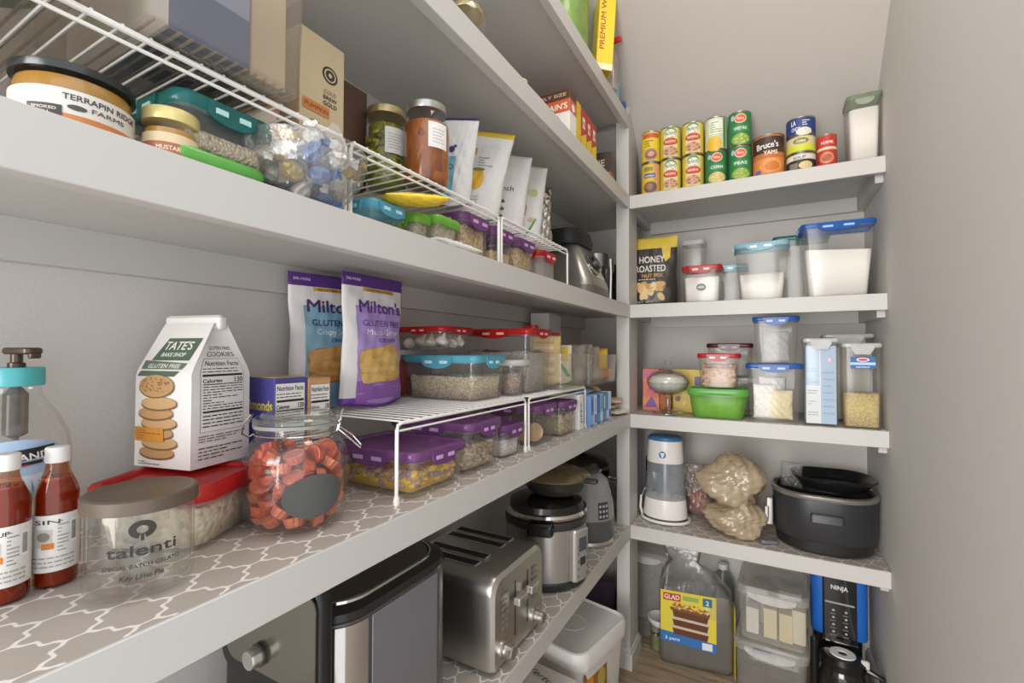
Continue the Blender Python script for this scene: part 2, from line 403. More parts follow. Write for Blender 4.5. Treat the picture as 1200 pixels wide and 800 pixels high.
build('post', MB().loft([rr(.042, .105, .001, 0, 1, -.0215, 1.5645), [(px, py, slope(py)-.004) for px, py, _ in rr(.042, .105, .001, 0, 1, -.0215, 1.5645)]]), WHITE, t)
b = MB()
for zz0, zz1, e in ((0, .05, .009), (.05, .06, .005)): b.rbox(.042+2*e, .105+2*e, zz0, zz1, .001, .0012, cx=-.0215, cy=1.5645, n=1)
build('base_trim', b, WHITE, t)
# ================================================================ wire racks
def wire_rack(lab, x0, x1, y0, y1, z, h, group='white wire shelf risers', nw=None, sag=0):
    t = T('wire_rack', lab, 'wire rack', ((x0+x1)/2, y0, z+ZF))
    X0, X1 = (x0-x1)/2, (x1-x0)/2; Lh = y1-y0; r = .0026
    for k, X in enumerate((X1, X0)):
        p = [(X, 0, 0), (X, 0, h-.008), (X, .0025, h-.0025), (X, .008, h), (X, Lh-.008, h), (X, Lh-.0025, h-.0025), (X, Lh, h-.008), (X, Lh, 0)]
        b = MB().tube(p, r, 8)
        for yy in (0, Lh): b.lathe([(.0001, .0), (.0042, 0), (.0046, .004), (.0036, .010), (.0026, .012)], 10, cx=X, cy=yy)
        build('frame_rail', b, WIRE, t)
        build('side_rail', MB().tube([(X, .004, h-.010), (X, Lh-.004, h-.010)], .0016, 6), WIRE, t)
    n = nw or int(Lh/.0195)
    for i in range(n+1):
        yy = .006+(Lh-.012)*i/n
        build('wire', MB().tube([(X0-.001, yy, h+.0025), (X1+.001, yy, h+.0025)], .0013, 5), WIRE, t) if i == 0 else None
        if i == 0: w0 = t.children[-1]; w0 = [c for c in t.children if c.name.startswith('wire')][0]
        else:
            c = w0.copy(); COL.objects.link(c); c.location.y = yy-.006; c.parent = t
    return t
HA = .094
wire_rack('white wire rack on upper jar shelf, under the clear bins at far left', -.255, -.032, .025, .378, ZA, HA)
wire_rack('white wire rack on upper jar shelf, under pickle and peach jars', -.255, -.032, .386, .730, ZA, HA)
wire_rack('white wire rack on upper jar shelf, under the standing snack pouches', -.255, -.032, .740, 1.060, ZA, HA)
HB = .107
wire_rack('white wire rack on lined shelf, carrying the cracker bags and blue lidded oats', -.262, -.034, .470, .842, ZB, HB)
wire_rack('white wire rack on lined shelf, carrying tall red lidded box and cracker bin', -.262, -.034, .856, 1.19, ZB, HB)

# ================================================================ lidded food boxes
PURP = clear('#8a3f8f', '#7b3a80', .72, .2, .9); 
def lidm(c, o=.8): return clear(c, c, o, .2, .9)
L_PUR = lidm('#935f9a', .78); L_RED = lidm('#cc2f2c', .93); L_TEAL = lidm('#74c8de', .9); L_GRN = lidm('#8fd44e', .88); L_DTEAL = lidm('#2f7d78', .85)
L_BLUE = lidm('#2f6fc4', .9); L_WHITE = lidm('#e6e6e4', .85); L_LBLUE = lidm('#9fd0de', .9); L_DKRED = lidm('#6b2024', .93); L_GREEN2 = lidm('#7fd468', .9)
SLOT = solid('#f1dff0', .3)
def slotm(c): return solid(c, .25, noise=.02)
def lidbox(name, lab, x, y, z, w, d, h, rz=0, lid=L_PUR, body=PLAST, taper=.08, rc=.014, lh=.012, group='lidded plastic food boxes', clips='fr', slot='#c79ccb', rim=True, cat='food box', recess=True, cw=.30, ch=.025, band=None):
    t = T(name, lab, cat, (x, y, z+ZF), rz, group)
    k = 1-taper; b = MB()
    bt = h-lh
    b.loft([rr(w*k-.006, d*k-.006, rc*.8, .0, 4), rr(w*k, d*k, rc, .003, 4), rr(w*(1-taper*.35)-.003, d*(1-taper*.35)-.003, rc, bt*.62, 4), rr(w-.006, d-.006, rc, bt, 4)], True, False)
    if rim: b.loft([rr(w-.006, d-.006, rc, bt-.004, 4), rr(w-.001, d-.001, rc, bt-.004, 4), rr(w-.001, d-.001, rc, bt-.001, 4)], False, False)
    build('body', b, body, t)
    q = .008; b = MB()
    b.loft([rr(w-.002, d-.002, rc, bt-.002, 5), rr(w+.002, d+.002, rc+.001, bt+.001, 5), rr(w+.002, d+.002, rc+.001, h-.003, 5), rr(w-.002, d-.002, rc, h, 5), rr(w-2*q, d-2*q, rc*.7, h, 5)] + ([rr(w-2*q-.003, d-2*q-.003, rc*.7, h-.0035, 5)] if recess else []), False, True)
    lid_o = build('lid', b, lid, t, sharp=50)
    def clip(side, c, cwid):
        b = MB(); n = 8; vs = []
        for kk in (0, .0028):
            top = [(c-cwid/2, h-.003), (c+cwid/2, h-.003)]; bot = [(c+cwid/2*cos(pi*i/n), h-.006-(ch-.006)*sin(pi*i/n)**.6) for i in range(n+1)]
            for u, v in [top[0], top[1]]+bot[0:]: vs.append((u, -kk, v))
        m = len(vs)//2; fs = [tuple(range(m-1, -1, -1))[::-1], tuple(range(2*m-1, m-1, -1))] + [(i, (i+1) % m, m+(i+1) % m, m+i) for i in range(m)]
        fs = [tuple(f) for f in fs]
        b.add(vs, fs, 0)
        for s_ in (-1, 1): b.box(c+s_*cwid*.24-cwid*.12, c+s_*cwid*.24+cwid*.12, -.0040, -.0026, h-ch*.62, h-ch*.40, 1)
        if side == 'f': M = Matrix.Translation((0, -d/2-.0008, 0))
        elif side == 'r': M = Matrix.Translation((w/2+.0008, 0, 0)) @ Matrix.Rotation(pi/2, 4, 'Z')
        elif side == 'l': M = Matrix.Translation((-w/2-.0008, 0, 0)) @ Matrix.Rotation(-pi/2, 4, 'Z')
        build('lid_clip', b.xf(M), [lid, slotm(slot)], lid_o, sharp=40)
    if 'f' in clips: clip('f', 0, w*cw*1.6)
    if 'r' in clips: clip('r', 0, d*cw*1.6)
    if 'l' in clips: clip('l', 0, d*cw*1.6)
    return t
def fill(name, lab, cat, x, y, z, w, d, h, rz, m, rc=.012, taper=.05, bump=.004, seed=1, tilt=0, mound=0):
    rn = random.Random(seed); b = MB(); n = 5; zb = 0
    rings = [rr(w*(1-taper), d*(1-taper), rc, zb, n), rr(w, d, rc, h, n)]
    for s in (.93, .78, .6, .42, .24, .08):
        rings.append([(p[0]*s, p[1]*s, p[2]+rn.uniform(-bump, bump)+tilt*p[0]*s+mound*(1-s*s)) for p in rr(w, d, rc, h, n)])
    rings[1] = [(p[0], p[1], p[2]+tilt*p[0]+rn.uniform(-bump, bump)*.6) for p in rings[1]]
    b.loft(rings, True, True)
    o = build(name, b, m, None, (x, y, z+ZF+.0035), rz, sharp=180)
    return tag(o, lab, cat, kind='stuff')
def lumps(name, lab, cat, x, y, z, w, d, h, rz, mats, n, r, seed=1, squash=.7, jit=.15, taper=.05, core=True):
    """heap of small countless pieces joined into one stuff object"""
    rn = random.Random(seed); b = MB()
    if core: b.loft([rr(w*.86, d*.86, .008, .001), rr(w*.88, d*.88, .008, h*.82)], True, True)
    for i in range(n):
        s = rn.choice('frltlr'); u = rn.uniform(-.5, .5); v = rn.uniform(0, 1)
        if s == 'f': p = (u*w*.9, -d/2+r, r+v*(h-r*1.5))
        elif s == 'r': p = (w/2-r, u*d*.9, r+v*(h-r*1.5))
        elif s == 'l': p = (-w/2+r, u*d*.9, r+v*(h-r*1.5))
        else: p = (rn.uniform(-.46, .46)*w, rn.uniform(-.46, .46)*d, h-r*.6)
        k = len(b.v); q = r*rn.uniform(.75, 1.15)
        st = random.getstate(); random.seed(seed*100+i); b.ball((0, 0, 0), (q, q*rn.uniform(.7, 1), q*squash), 7, 5, rn.randrange(len(mats)), jit); random.setstate(st)
        kk = 1-taper*(1-p[2]/max(h, .001)); M = Matrix.Translation((p[0]*kk, p[1]*kk, p[2])) @ Matrix.Rotation(rn.uniform(0, 6), 4, 'Z') @ Matrix.Rotation(rn.uniform(-1, 1), 4, 'X'); b.xf(M, k)
    o = build(name, b, mats, None, (x, y, z+ZF+.0035), rz, sharp=180); return tag(o, lab, cat, kind='stuff')

# --- lined shelf: purple-lidded boxes under the racks
lidbox('food_box', 'low purple lidded box of yellow snacks, nearest under the wire rack', -.104, .553, ZB+.0005, .168, .128, .064, 0, cw=.28)
lumps('snack_mix', 'yellow and tan snack pieces inside nearest purple lidded box', 'snack', -.104, .553, ZB+.0005, .146, .108, .032, 0, [solid('#e3b93a', .5), solid('#caa43c', .5), solid('#b59a72', .6), solid('#9c7f86', .6)], 190, .0085, 3, .6)
lidbox('food_box', 'tall purple lidded box of tan pasta behind the low yellow one', -.112, .682, ZB+.0005, .176, .108, .084, 0, cw=.26)
lumps('pasta', 'tan pasta shapes inside tall purple lidded box', 'pasta', -.112, .682, ZB+.0005, .154, .090, .044, 0, [solid('#b9a98f', .6), solid('#a8977c', .6), solid('#c6b8a0', .6)], 200, .0075, 4, .45, .3)
lidbox('food_box', 'small purple lidded box of white powder between two bigger ones', -.078, .800, ZB+.0005, .088, .075, .062, 0, cw=.42)
fill('white_powder', 'white powder inside small purple lidded box', 'powder', -.078, .800, ZB+.0005, .074, .062, .030, 0, grain('#d7d3ce', '#e3e0db', '#bdb8b2', 300, .3), seed=3)
lidbox('food_box', 'wide purple lidded box of round crackers behind the middle rack leg', -.118, .945, ZB+.0005, .176, .110, .086, 0, cw=.26)
lidbox('food_box', 'purple lidded box of tan twists farthest along under the rack', -.075, 1.068, ZB+.0005, .100, .100, .082, 0, cw=.36)
lumps('pasta', 'tan spiral pasta inside farthest purple lidded box', 'pasta', -.075, 1.068, ZB+.0005, .086, .086, .050, 0, [solid('#b3a286', .6), solid('#c2b498', .6)], 130, .008, 6, .4, .3)
b0 = None
for i in range(12):
    lab = 'round tan cracker standing inside wide purple lidded box'
    px, py = -.19+.0125*i, .912+.004*(i % 3)
    if b0 is None:
        b0 = build('cracker', MB().lathe([(.0001, -.0022), (.019, -.0022), (.0205, 0), (.019, .0022), (.0001, .0022)], 16), solid('#c9ab78', .7, bump=.4)); tag(b0, lab, 'cracker', 'round crackers in the purple lidded box')
        c = b0
    else: c = b0.copy(); COL.objects.link(c)
    c.location = (px, py, ZB+.0275); c.rotation_euler = (RD(90-12), RD((i*37) % 20-10), RD(-8+(i*13) % 16))
# --- boxes on the racks
zR = ZB+HB+.0045
lidbox('food_box', 'blue lidded clear box half full of oats on wire rack', -.150, .760, zR, .176, .115, .084, 0, L_TEAL, slot='#bfe6f0', cw=.26)
fill('rolled_oats', 'pale rolled oats heaped inside blue lidded box', 'oats', -.150, .760, zR, .158, .099, .040, 0, grain('#b39c78', '#d2c3a6', '#e4dac4', 330, 1), bump=.004, seed=5)
lidbox('food_box', 'tall red lidded box with grey contents, behind blue lidded oats', -.139, .950, zR, .184, .118, .142, 0, L_RED, slot='#f0b4b0', cw=.26, ch=.022)
fill('dark_grain', 'dark grey lentils showing low in tall red lidded box', 'lentils', -.139, .950, zR, .160, .096, .085, 0, grain('#9a9592', '#b9b3ae', '#a8a09b', 260, .7), seed=6, bump=.008)
b = MB().rbox(.03, .022, 0, .010, .006, .002); tag(build('pour_cap', b, L_RED, [o for o in bpy.data.objects if o.get('label') == 'tall red lidded box with grey contents, behind blue lidded oats'][0], (.055, .02, .1422)), 'raised red pour cap')
lidbox('food_box', 'small white lidded bowl of pink beans beside blue lidded oats', -.088, .862, zR, .092, .066, .074, 0, L_WHITE, rc=.026, taper=.25, clips='', lh=.010)
fill('pink_beans', 'pinkish beans inside small white lidded bowl', 'beans', -.088, .862, zR, .064, .044, .042, 0, grain('#9d8679', '#b79f90', '#c7b3a5', 330, 1), rc=.02, taper=.12, seed=8)
lidbox('food_box', 'clear box of red sauce under a pale flat lid', -.262, .740, zR, .044, .17, .094, 0, L_WHITE, clips='', lh=.008, taper=.04)
fill('red_sauce', 'deep red sauce inside pale lidded box', 'sauce', -.262, .740, zR, .034, .155, .070, 0, solid('#a8141c', .25, noise=.15), bump=.001, seed=9)
zg = zR+.0945
gx, gy = -.205, .770
lidbox('food_box', 'red lidded box of garlic bulbs topmost of its stack', gx, gy, zg, .120, .110, .046, 0, L_RED, slot='#f0b4b0', taper=.14, clips='fr', lh=.009, cw=.22, ch=.016)
g0 = MB(); prof = [(.0005, 0), (.007, .001), (.0125, .006), (.0135, .011), (.010, .017), (.004, .022), (.0022, .028), (.0018, .031)]
nn = 20; g0.loft([[(r*(1+.10*abs(sin(4*2*pi*i/nn)))*cos(2*pi*i/nn), r*(1+.10*abs(sin(4*2*pi*i/nn)))*sin(2*pi*i/nn), z) for i in range(nn)] for r, z in prof], True, True)
g0 = build('garlic_bulb', g0, solid('#dcd4c6', .6, noise=.1, ns=60, bump=.3)); tag(g0, 'whole white garlic bulb inside red lidded box', 'garlic', 'garlic bulbs in the red lidded box')
gl = [(-.040, -.035), (-.012, -.037), (.014, -.034), (.040, -.036), (.041, -.008), (.040, .020), (-.038, -.004), (-.010, -.006), (.014, .004), (-.02, .026), (.012, .03)]
for i, (a, c_) in enumerate(gl):
    c = g0 if i == 0 else g0.copy()
    if i: COL.objects.link(c)
    c.location = (gx+a, gy+c_, zg+.0085+.002*(i % 2)); c.rotation_euler = (RD(-30+(i*47) % 60), RD(-40+(i*61) % 80), i*1.3)
    c.scale = (.92, .92, .80)
# --- upper jar shelf, under its racks
lidbox('food_box', 'green lidded flat box under the dark teal lidded one', -.085, .243, ZA, .100, .085, .024, 0, L_GREEN2, clips='', lh=.010, rc=.012, taper=.05)
lidbox('food_box', 'dark teal lidded box of oats behind crystal candy bowl', -.092, .250, ZA+.0245, .110, .092, .050, 0, L_DTEAL, slot='#a9d6cf', cw=.3, ch=.022)
fill('rolled_oats', 'pale oats inside dark teal lidded box', 'oats', -.092, .250, ZA+.0245, .098, .08, .016, 0, grain('#b39c78', '#d2c3a6', '#e4dac4', 330, 1), bump=.002, seed=15)
lidbox('food_box', 'low blue lidded grey box beside crystal bowl on upper shelf', -.080, .462, ZA, .080, .072, .044, 0, L_TEAL, slot='#bfe6f0', cw=.40, ch=.02)
lidbox('food_box', 'lime lidded small box of beige food behind blue lidded one', -.068, .528, ZA, .066, .038, .046, 0, L_GRN, slot='#d9f2b8', cw=.3, clips='f')
lidbox('food_box', 'lime lidded bigger box of beige food on upper shelf', -.072, .585, ZA, .078, .066, .054, 0, L_GRN, slot='#d9f2b8', cw=.36, clips='f')
for (lx, ly, ww, dd, hh, s, lb) in ((-.068, .528, .056, .030, .030, 21, 'beige nut pieces in the small lime lidded box'), (-.072, .585, .066, .056, .038, 22, 'beige nut pieces in the bigger lime lidded box')):
    fill('nut_pieces', lb, 'nuts', lx, ly, ZA, ww, dd, hh, 0, grain('#b5a894', '#cbbfae', '#a2927c', 260, 1), seed=s, bump=.003)
lidbox('food_box', 'tall purple lidded box of cereal, nearest of its row on upper shelf', -.083, .672, ZA, .090, .088, .080, 0, slot='#c79ccb', cw=.42, taper=.10)
lidbox('food_box', 'half empty purple lidded box behind a rack leg on upper shelf', -.083, .765, ZA, .090, .082, .078, 0, slot='#c79ccb', cw=.42, taper=.10)
lidbox('food_box', 'purple lidded box nearly full of oat rings on upper shelf', -.083, .858, ZA, .090, .085, .077, 0, slot='#c79ccb', cw=.42, taper=.10)
for ly, hh, s, lb in ((.672, .056, 31, 'tan cereal in the nearest tall purple lidded box'), (.765, .030, 32, 'tan cereal low in the half empty purple lidded box'), (.858, .052, 33, 'oat rings in purple lidded box on upper shelf')):
    fill('cereal', lb, 'cereal', -.083, ly, ZA, .076, .072, hh, 0, grain('#c09a66', '#d7bf95', '#a98358', 240, 1), seed=s, bump=.003)
lidbox('food_box', 'red lidded pale box at the far end of upper rack', -.080, .970, ZA, .084, .086, .073, 0, L_RED, FROST, slot='#f0b4b0', cw=.42, taper=.04, rc=.02, group='lidded plastic food boxes')
# --- back wall shelves
lidbox('food_box', 'red lidded box of flour with an oval sticker', .216, 1.580, ZA, .116, .09, .114, 0, L_RED, slot='#f6c2bf', taper=.12, clips='f', cw=.36)
fill('white_flour', 'white flour inside red lidded box', 'flour', .216, 1.580, ZA, .100, .076, .074, 0, solid('#e9e6e1', .8, noise=.03, bump=.4, bs=90), taper=.06, seed=41, bump=.002)
rt = [o for o in bpy.data.objects if o.get('label') == 'red lidded box of flour with an oval sticker'][0]
P = Print(boxmap(.112, .09*.985, 0)); P.ell(.056, .046, .0135, .0105, '#4b4a48'); P.ell(.056, .046, .011, .008, '#8d8b88'); P.rect(.047, .0445, .065, .0475, '#d9d7d2'); P.done('oval_sticker', rt)
lidbox('food_box', 'teal lidded box behind the red lidded flour box', .275, 1.690, ZA, .13, .09, .128, 0, L_LBLUE, slot='#cfe9f0', taper=.12, clips='fr', cw=.3)
lidbox('food_box', 'pale teal lidded tall box half full of flour', .381, 1.585, ZA, .142, .10, .168, RD(-3), L_LBLUE, slot='#e4f4f7', taper=.20, clips='fl', cw=.34)
fill('white_flour', 'white flour inside pale teal lidded box', 'flour', .381, 1.585, ZA, .118, .076, .072, RD(-3), solid('#e4e0da', .8, noise=.03, bump=.4, bs=90), taper=.10, seed=42, bump=.005)
lidbox('food_box', 'dark teal lidded box behind the big blue lidded sugar box', .485, 1.715, ZA, .15, .1, .205, 0, L_DTEAL, slot='#a9d6cf', taper=.2, clips='l', cw=.3)
lidbox('food_box', 'largest blue lidded box full of white sugar by the right wall', .563, 1.590, ZA, .172, .115, .204, RD(2), L_BLUE, slot='#9cc0ea', taper=.22, clips='fl', cw=.36)
fill('white_sugar', 'white sugar inside largest blue lidded box', 'sugar', .563, 1.590, ZA, .152, .098, .124, RD(2), solid('#e9e6e2', .75, noise=.02, bump=.3, bs=90), taper=.13, seed=43, bump=.002, tilt=-.06)
# third back shelf
lidbox('food_box', 'bright green lidded translucent box under the nut box', .258, 1.583, ZB+.0005, .170, .105, .090, 0, L_GREEN2, clear('#c6ec9c', '#aade74', .45, .2, .8), taper=.16, clips='', lh=.018, rc=.03)
fill('green_peas', 'green pieces inside bright green box', 'peas', .258, 1.583, ZB+.0005, .142, .084, .058, 0, grain('#a9c46a', '#c6d890', '#8aa858', 200, 1), taper=.14, rc=.026, seed=51)
lidbox('food_box', 'red lidded box of shelled nuts on the green box', .262, 1.580, ZB+.092, .118, .09, .106, 0, L_RED, slot='#f6c2bf', taper=.14, clips='f', cw=.34)
lumps('shelled_nuts', 'tan shelled nuts filling the red lidded box', 'nuts', .262, 1.580, ZB+.092, .098, .072, .070, 0, [solid('#c9a98b', .6), solid('#b8937a', .6), solid('#dcc2a6', .6)], 150, .0075, 8, .6)
lidbox('food_box', 'dark red lidded low box behind the nut box', .285, 1.700, ZB+.125, .135, .1, .105, 0, L_DKRED, slot='#a05a58', taper=.1, clips='f', cw=.3)
lidbox('food_box', 'plain clear box supporting the dark red lidded one', .285, 1.700, ZB+.0005, .14, .1, .120, 0, L_WHITE, clips='')
lidbox('food_box', 'lower blue lidded box of wrapped packets in the back stack', .409, 1.592, ZB+.0005, .144, .105, .168, 0, L_BLUE, slot='#9cc0ea', taper=.15, clips='f', cw=.34)
lidbox('food_box', 'upper blue lidded empty box topmost of the back stack', .415, 1.585, ZB+.1695, .118, .09, .136, 0, L_BLUE, slot='#9cc0ea', taper=.16, clips='f', cw=.34)

# ================================================================ jars and bottles
AF = math.atan2
def face(x, y): return AF(CAM[1]-y, CAM[0]-x)      # direction in which the thing's front is turned
# --- gelato jar
t = T('lidded_jar', 'empty clear gelato jar with brown screw lid at shelf front', 'jar', (-.079, .202, ZB+.002))
R = .0385
b = MB().lathe([(.0005, .002), (R-.006, .001), (R-.001, .004), (R, .010), (R, .066), (R-.001, .070), (R-.001, .074)], 48, c0=True)
b.lathe([(R-.0025, .0735), (R-.0025, .010), (R-.008, .0045), (.0005, .0055)], 48)
build('body', b, GLASS, t)
BR = solid('#5c4f42', .42, noise=.05, bump=.0)
b = MB(); n = 96; rings = []
for z_, r_, kn in ((.0705, R+.0002, 0), (.071, R+.0022, 1), (.0815, R+.0022, 1), (.0825, R+.001, 0), (.0830, R-.0015, 0), (.0815, R-.004, 0), (.0815, .0005, 0)):
    rings.append([((r_+(.0004 if kn and i % 2 else 0))*cos(2*pi*i/n), (r_+(.0004 if kn and i % 2 else 0))*sin(2*pi*i/n), z_) for i in range(n)])
b.loft(rings, True, True); build('lid', b, BR, t, sharp=50)
an = face(-.079, .202)+.02
P = Print(cylmap(R, an, off=.0006), div=.003, rough=.95); K = '#3a3632'
P.ell(0, .0590, .0090, .0072, K, 28, a0=.28, hole=.42); P.rect(-.0011, .0500, .0011, .0560, K)
P.text('talenti', 0, .0385, .0085, K, width=.046)
P.text('SPECIAL BATCH GELATO', 0, .0290, .0030, K, width=.052); P.text('Key Lime Pie', 0, .0200, .0040, K, width=.028, shear=.2)
P.text('1 PINT (473 mL)', 0, .0140, .0018, '#7c7770', width=.020); P.done('jar_print', t)
# --- glass clamp jar with wrapped sweets
JX, JY, JR = -.094, .365, .0575
t = T('clamp_jar', 'round glass clamp jar with black oval label, full of wrapped sweets', 'jar', (JX, JY, ZB+.002))
pr = [(.0005, .004), (.040, .003), (.048, .002), (.0535, .008), (.0572, .022), (.0575, .050), (.0572, .078), (.0545, .090), (.0475, .099), (.0435, .103), (.0435, .110), (.0455, .111), (.0455, .114)]
b = MB().lathe(pr, 48, c0=True); b.lathe([(r-.003 if r > .01 else r, z+.002) for r, z in reversed(pr[:-2])], 48); build('body', b, GLASS, t)
b = MB().lathe([(.0005, .1185), (.0455, .1185), (.0475, .1195), (.0478, .1235), (.046, .1255), (.040, .126), (.0385, .1290), (.037, .1305), (.0005, .1308)], 48); build('glass_lid', b, clear('#f1f4f1', '#dfe4df', .10, .03, 1.5), t)
build('rubber_seal', MB().lathe([(.0435, .1142), (.047, .1142), (.0472, .1182), (.0435, .1182)], 48), solid('#8d8a85', .5), t)
hing = AF(.64, -.3); bd = RD(-10)
ca, sa = cos(bd), sin(bd)
def jp(a, r, z): return (r*cos(a), r*sin(a), z)
build('wire_band', MB().tube([jp(2*pi*i/36, .0450, .1065) for i in range(36)], .0011, 6, closed=True), CHROME, t)
rot = RD(42)   # latch sits on the viewer's right, hinge on the left
pts = [jp(rot-.14, .046, .1065), jp(rot-.14, .049, .120), jp(rot-.12, .052, .131), jp(rot+.12, .052, .131), jp(rot+.14, .049, .120), jp(rot+.14, .046, .1065)]
build('clamp_wire', MB().tube(pts, .0011, 6).tube([jp(rot-.16, .0475, .109), jp(rot-.20, .062, .098), jp(rot-.12, .073, .086), jp(rot+.12, .073, .086), jp(rot+.20, .062, .098), jp(rot+.16, .0475, .109)], .0012, 6), CHROME, t)
hr = rot+pi
build('hinge_wire', MB().tube([jp(hr-.2, .0465, .1065), jp(hr-.16, .056, .100), jp(hr, .060, .106), jp(hr+.16, .056, .118), jp(hr+.12, .050, .128), jp(hr-.12, .050, .128), jp(hr-.16, .056, .118)], .0011, 6), CHROME, t)
P = Print(cylmap(.0575, face(JX, JY)+.33), st=.0001, rough=.8, div=.003); P.ell(0, .043, .034, .0235, '#4d4d4b', 36, rot=.05); P.done('oval_label', t, 'blank black oval chalk label')
wr = MB(); n = 24; rings = []
for r_, z_, f in ((.0005, -.0055, 0), (.0080, -.0058, 0), (.0088, -.0052, .05), (.0116, .0040, .05), (.0122, .0052, .04), (.0112, .0058, 0), (.0105, .0050, 0), (.0005, .0054, 0)):
    rings.append([(r_*(1+(f if i % 2 else -f))*cos(2*pi*i/n), r_*(1+(f if i % 2 else -f))*sin(2*pi*i/n), z_) for i in range(n)])
wr.loft(rings, True, True)
FOIL = solid('#c8593a', .33, .35, noise=.22, ns=160, bump=.9, bs=240)
FOIL2 = solid('#d9795a', .33, .3, noise=.25, ns=160, bump=.9, bs=240)
sweets = []
for m_ in (FOIL, FOIL2):
    o = build('wrapped_sweet', wr, m_, None); tag(o, 'orange-red foil wrapped peanut cup inside the clamp jar', 'sweet', 'foil wrapped sweets in the clamp jar'); sweets.append(o)
rn = random.Random(11); cnt = 0; used = [0, 0]
for lay in range(7):
    zz = .012+lay*.0118; rmax = .0415 if 0 < lay < 6 else .036
    ring = [(rmax, k*2*pi/9+lay*.35) for k in range(9)]+[(.018, k*2*pi/3+lay) for k in range(3)]
    if lay == 6: ring = ring[:9]
    for (r_, a) in ring:
        q = rn.randrange(2); o = sweets[q] if not used[q] else sweets[q].copy()
        if used[q]: COL.objects.link(o)
        used[q] = 1; r_ = r_+rn.uniform(-.002, .001)
        o.location = (JX+r_*cos(a), JY+r_*sin(a), ZB+.002+zz+rn.uniform(-.0015, .0015))
        o.rotation_euler = (RD(rn.choice((0, 25, 70, 90, -35))+rn.uniform(-12, 12)), RD(rn.uniform(-25, 25)), a+rn.uniform(-.6, .6)); o.scale = (.95, .95, .95)
# --- mini syrup bottles
AMB = solid('#8c2f12', .12, noise=.25, ns=30, coat=.6)
def syrup(x, y, lab, word):
    t = T('syrup_bottle', lab, 'bottle', (x, y, ZB+.002), 0, 'small syrup bottles with white caps')
    q = .0150
    b = MB().lathe([(.0005, .001), (q-.002, 0), (q, .003), (q, .078), (q-.001, .083), (.0085, .097), (.0075, .102), (.0073, .108)], 24, c0=True); build('body', b, clear('#e9c2a2', '#a84a20', .12, .04, 1.4), t)
    build('syrup', MB().lathe([(.0005, .0015), (q-.0012, .0018), (q-.0009, .078), (q-.002, .083), (.0105, .0925), (.0005, .0925)], 24), AMB, t, label='dark amber syrup')
    build('cap', MB().lathe([(.0077, .1045), (.0083, .105), (.0083, .117), (.0075, .118), (.0005, .118)], 24), solid('#e6e3dd', .4), t)
    a = face(x, y); P = Print(cylmap(q, a), div=.002); P.rect(-.0215, .014, .0215, .062, '#e4e0da')
    P.text(word, -.006, .0545, .0035, '#37342f', width=.017)
    P.rect(-.013, .035, -.002, .050, '#c7c1b6'); P.ell(-.008, .044, .0045, .004, '#8a8478', 12); P.rect(-.009, .0335, -.001, .0385, '#cf7a2c')
    P.lines(.001, .030, .008, .058, 9, '#8b877f', .3, 3); P.bars(.0095, .036, .0145, .056, n=7); P.lines(-.016, .017, .012, .028, 3, '#a39f97', .3, 5)
    P.done('paper_label', t); return t
syrup(-.147, .136, 'amber syrup bottle cut by the left edge of the photo', 'SYRUP')
syrup(-.150, .168, 'amber syrup bottle with a label ending in -SIN, standing in front of the jug', 'SIN')
# --- big glass jug with pump
t = T('pump_jug', 'tall clear jug with teal lid and brown pump by left wall', 'jug', (-.236, .163, ZB+.002))
b = MB().lathe([(.0005, .004), (.034, .002), (.039, .006), (.0405, .014), (.0405, .105), (.038, .122), (.031, .139), (.024, .150), (.0185, .160), (.0175, .168), (.0185, .170)], 40, c0=True); build('body', b, GLASS, t)
build('lid', MB().lathe([(.0165, .168), (.0200, .1685), (.0203, .171), (.0203, .184), (.0195, .186), (.0005, .186)], 40), solid('#4fb3b6', .35), t, label='teal screw lid')
PB = solid('#54463a', .3, .4, noise=.1)
b = MB().lathe([(.0065, .186), (.0065, .190), (.0045, .191), (.0045, .200), (.0005, .200)], 20); ax = face(-.236, .163)
sp = Vector((cos(RD(30)), sin(RD(30)), 0)); sd = Vector((-sp.y, sp.x, 0)); k0 = len(b.v)
b.rbox(.030, .016, .1985, .205, .005, .0015, cx=.006)
b.rbox(.005, .010, .1945, .200, .002, .001, cx=.0185)
M = Matrix.Rotation(RD(25), 4, 'Z'); b.xf(M, k0); build('pump', b, PB, t, label='brown pump head')
build('dip_tube', MB().lathe([(.0028, .02), (.0028, .168)], 10).lathe([(.0028, .118), (.009, .122), (.009, .160), (.004, .167)], 16), clear('#cfcac2', '#8f8a83', .5, .2, .8), t)
P = Print(cylmap(.0405, ax+.12), div=.003); P.rect(-.040, .020, .036, .098, '#d9dee2'); P.ell(-.002, .104, .034, .017, '#a9c3dd', 30); P.rect(-.040, .040, .036, .088, '#cfdbe4')
for i in range(15):
    a = RD(18+i*10); c_ = ('#4f86a8', '#7d9b52', '#d6c05a', '#356a88')[i % 4]; cx_, cy_ = .010, .058; L_ = .030
    P.poly([(cx_+.002*sin(a), cy_-.002*cos(a)), (cx_+L_*cos(a), cy_+L_*sin(a)*.9), (cx_-.002*sin(a), cy_+.002*cos(a))], c_)
P.poly([(-.043, .0975), (.020, .1045), (.022, .1145), (-.041, .1075)], '#1e1c1b'); P.text('KIRKLAND', -.004, .1010, .0064, '#ece9e4', width=.044, ang=.105); P.poly([(-.017, .0955), (.013, .0985), (.013, .1015), (-.017, .0985)], '#241f1e')
P.text('Signature', -.002, .0965, .0022, '#c22a26', width=.014, ang=.105); P.done('paper_label', t)
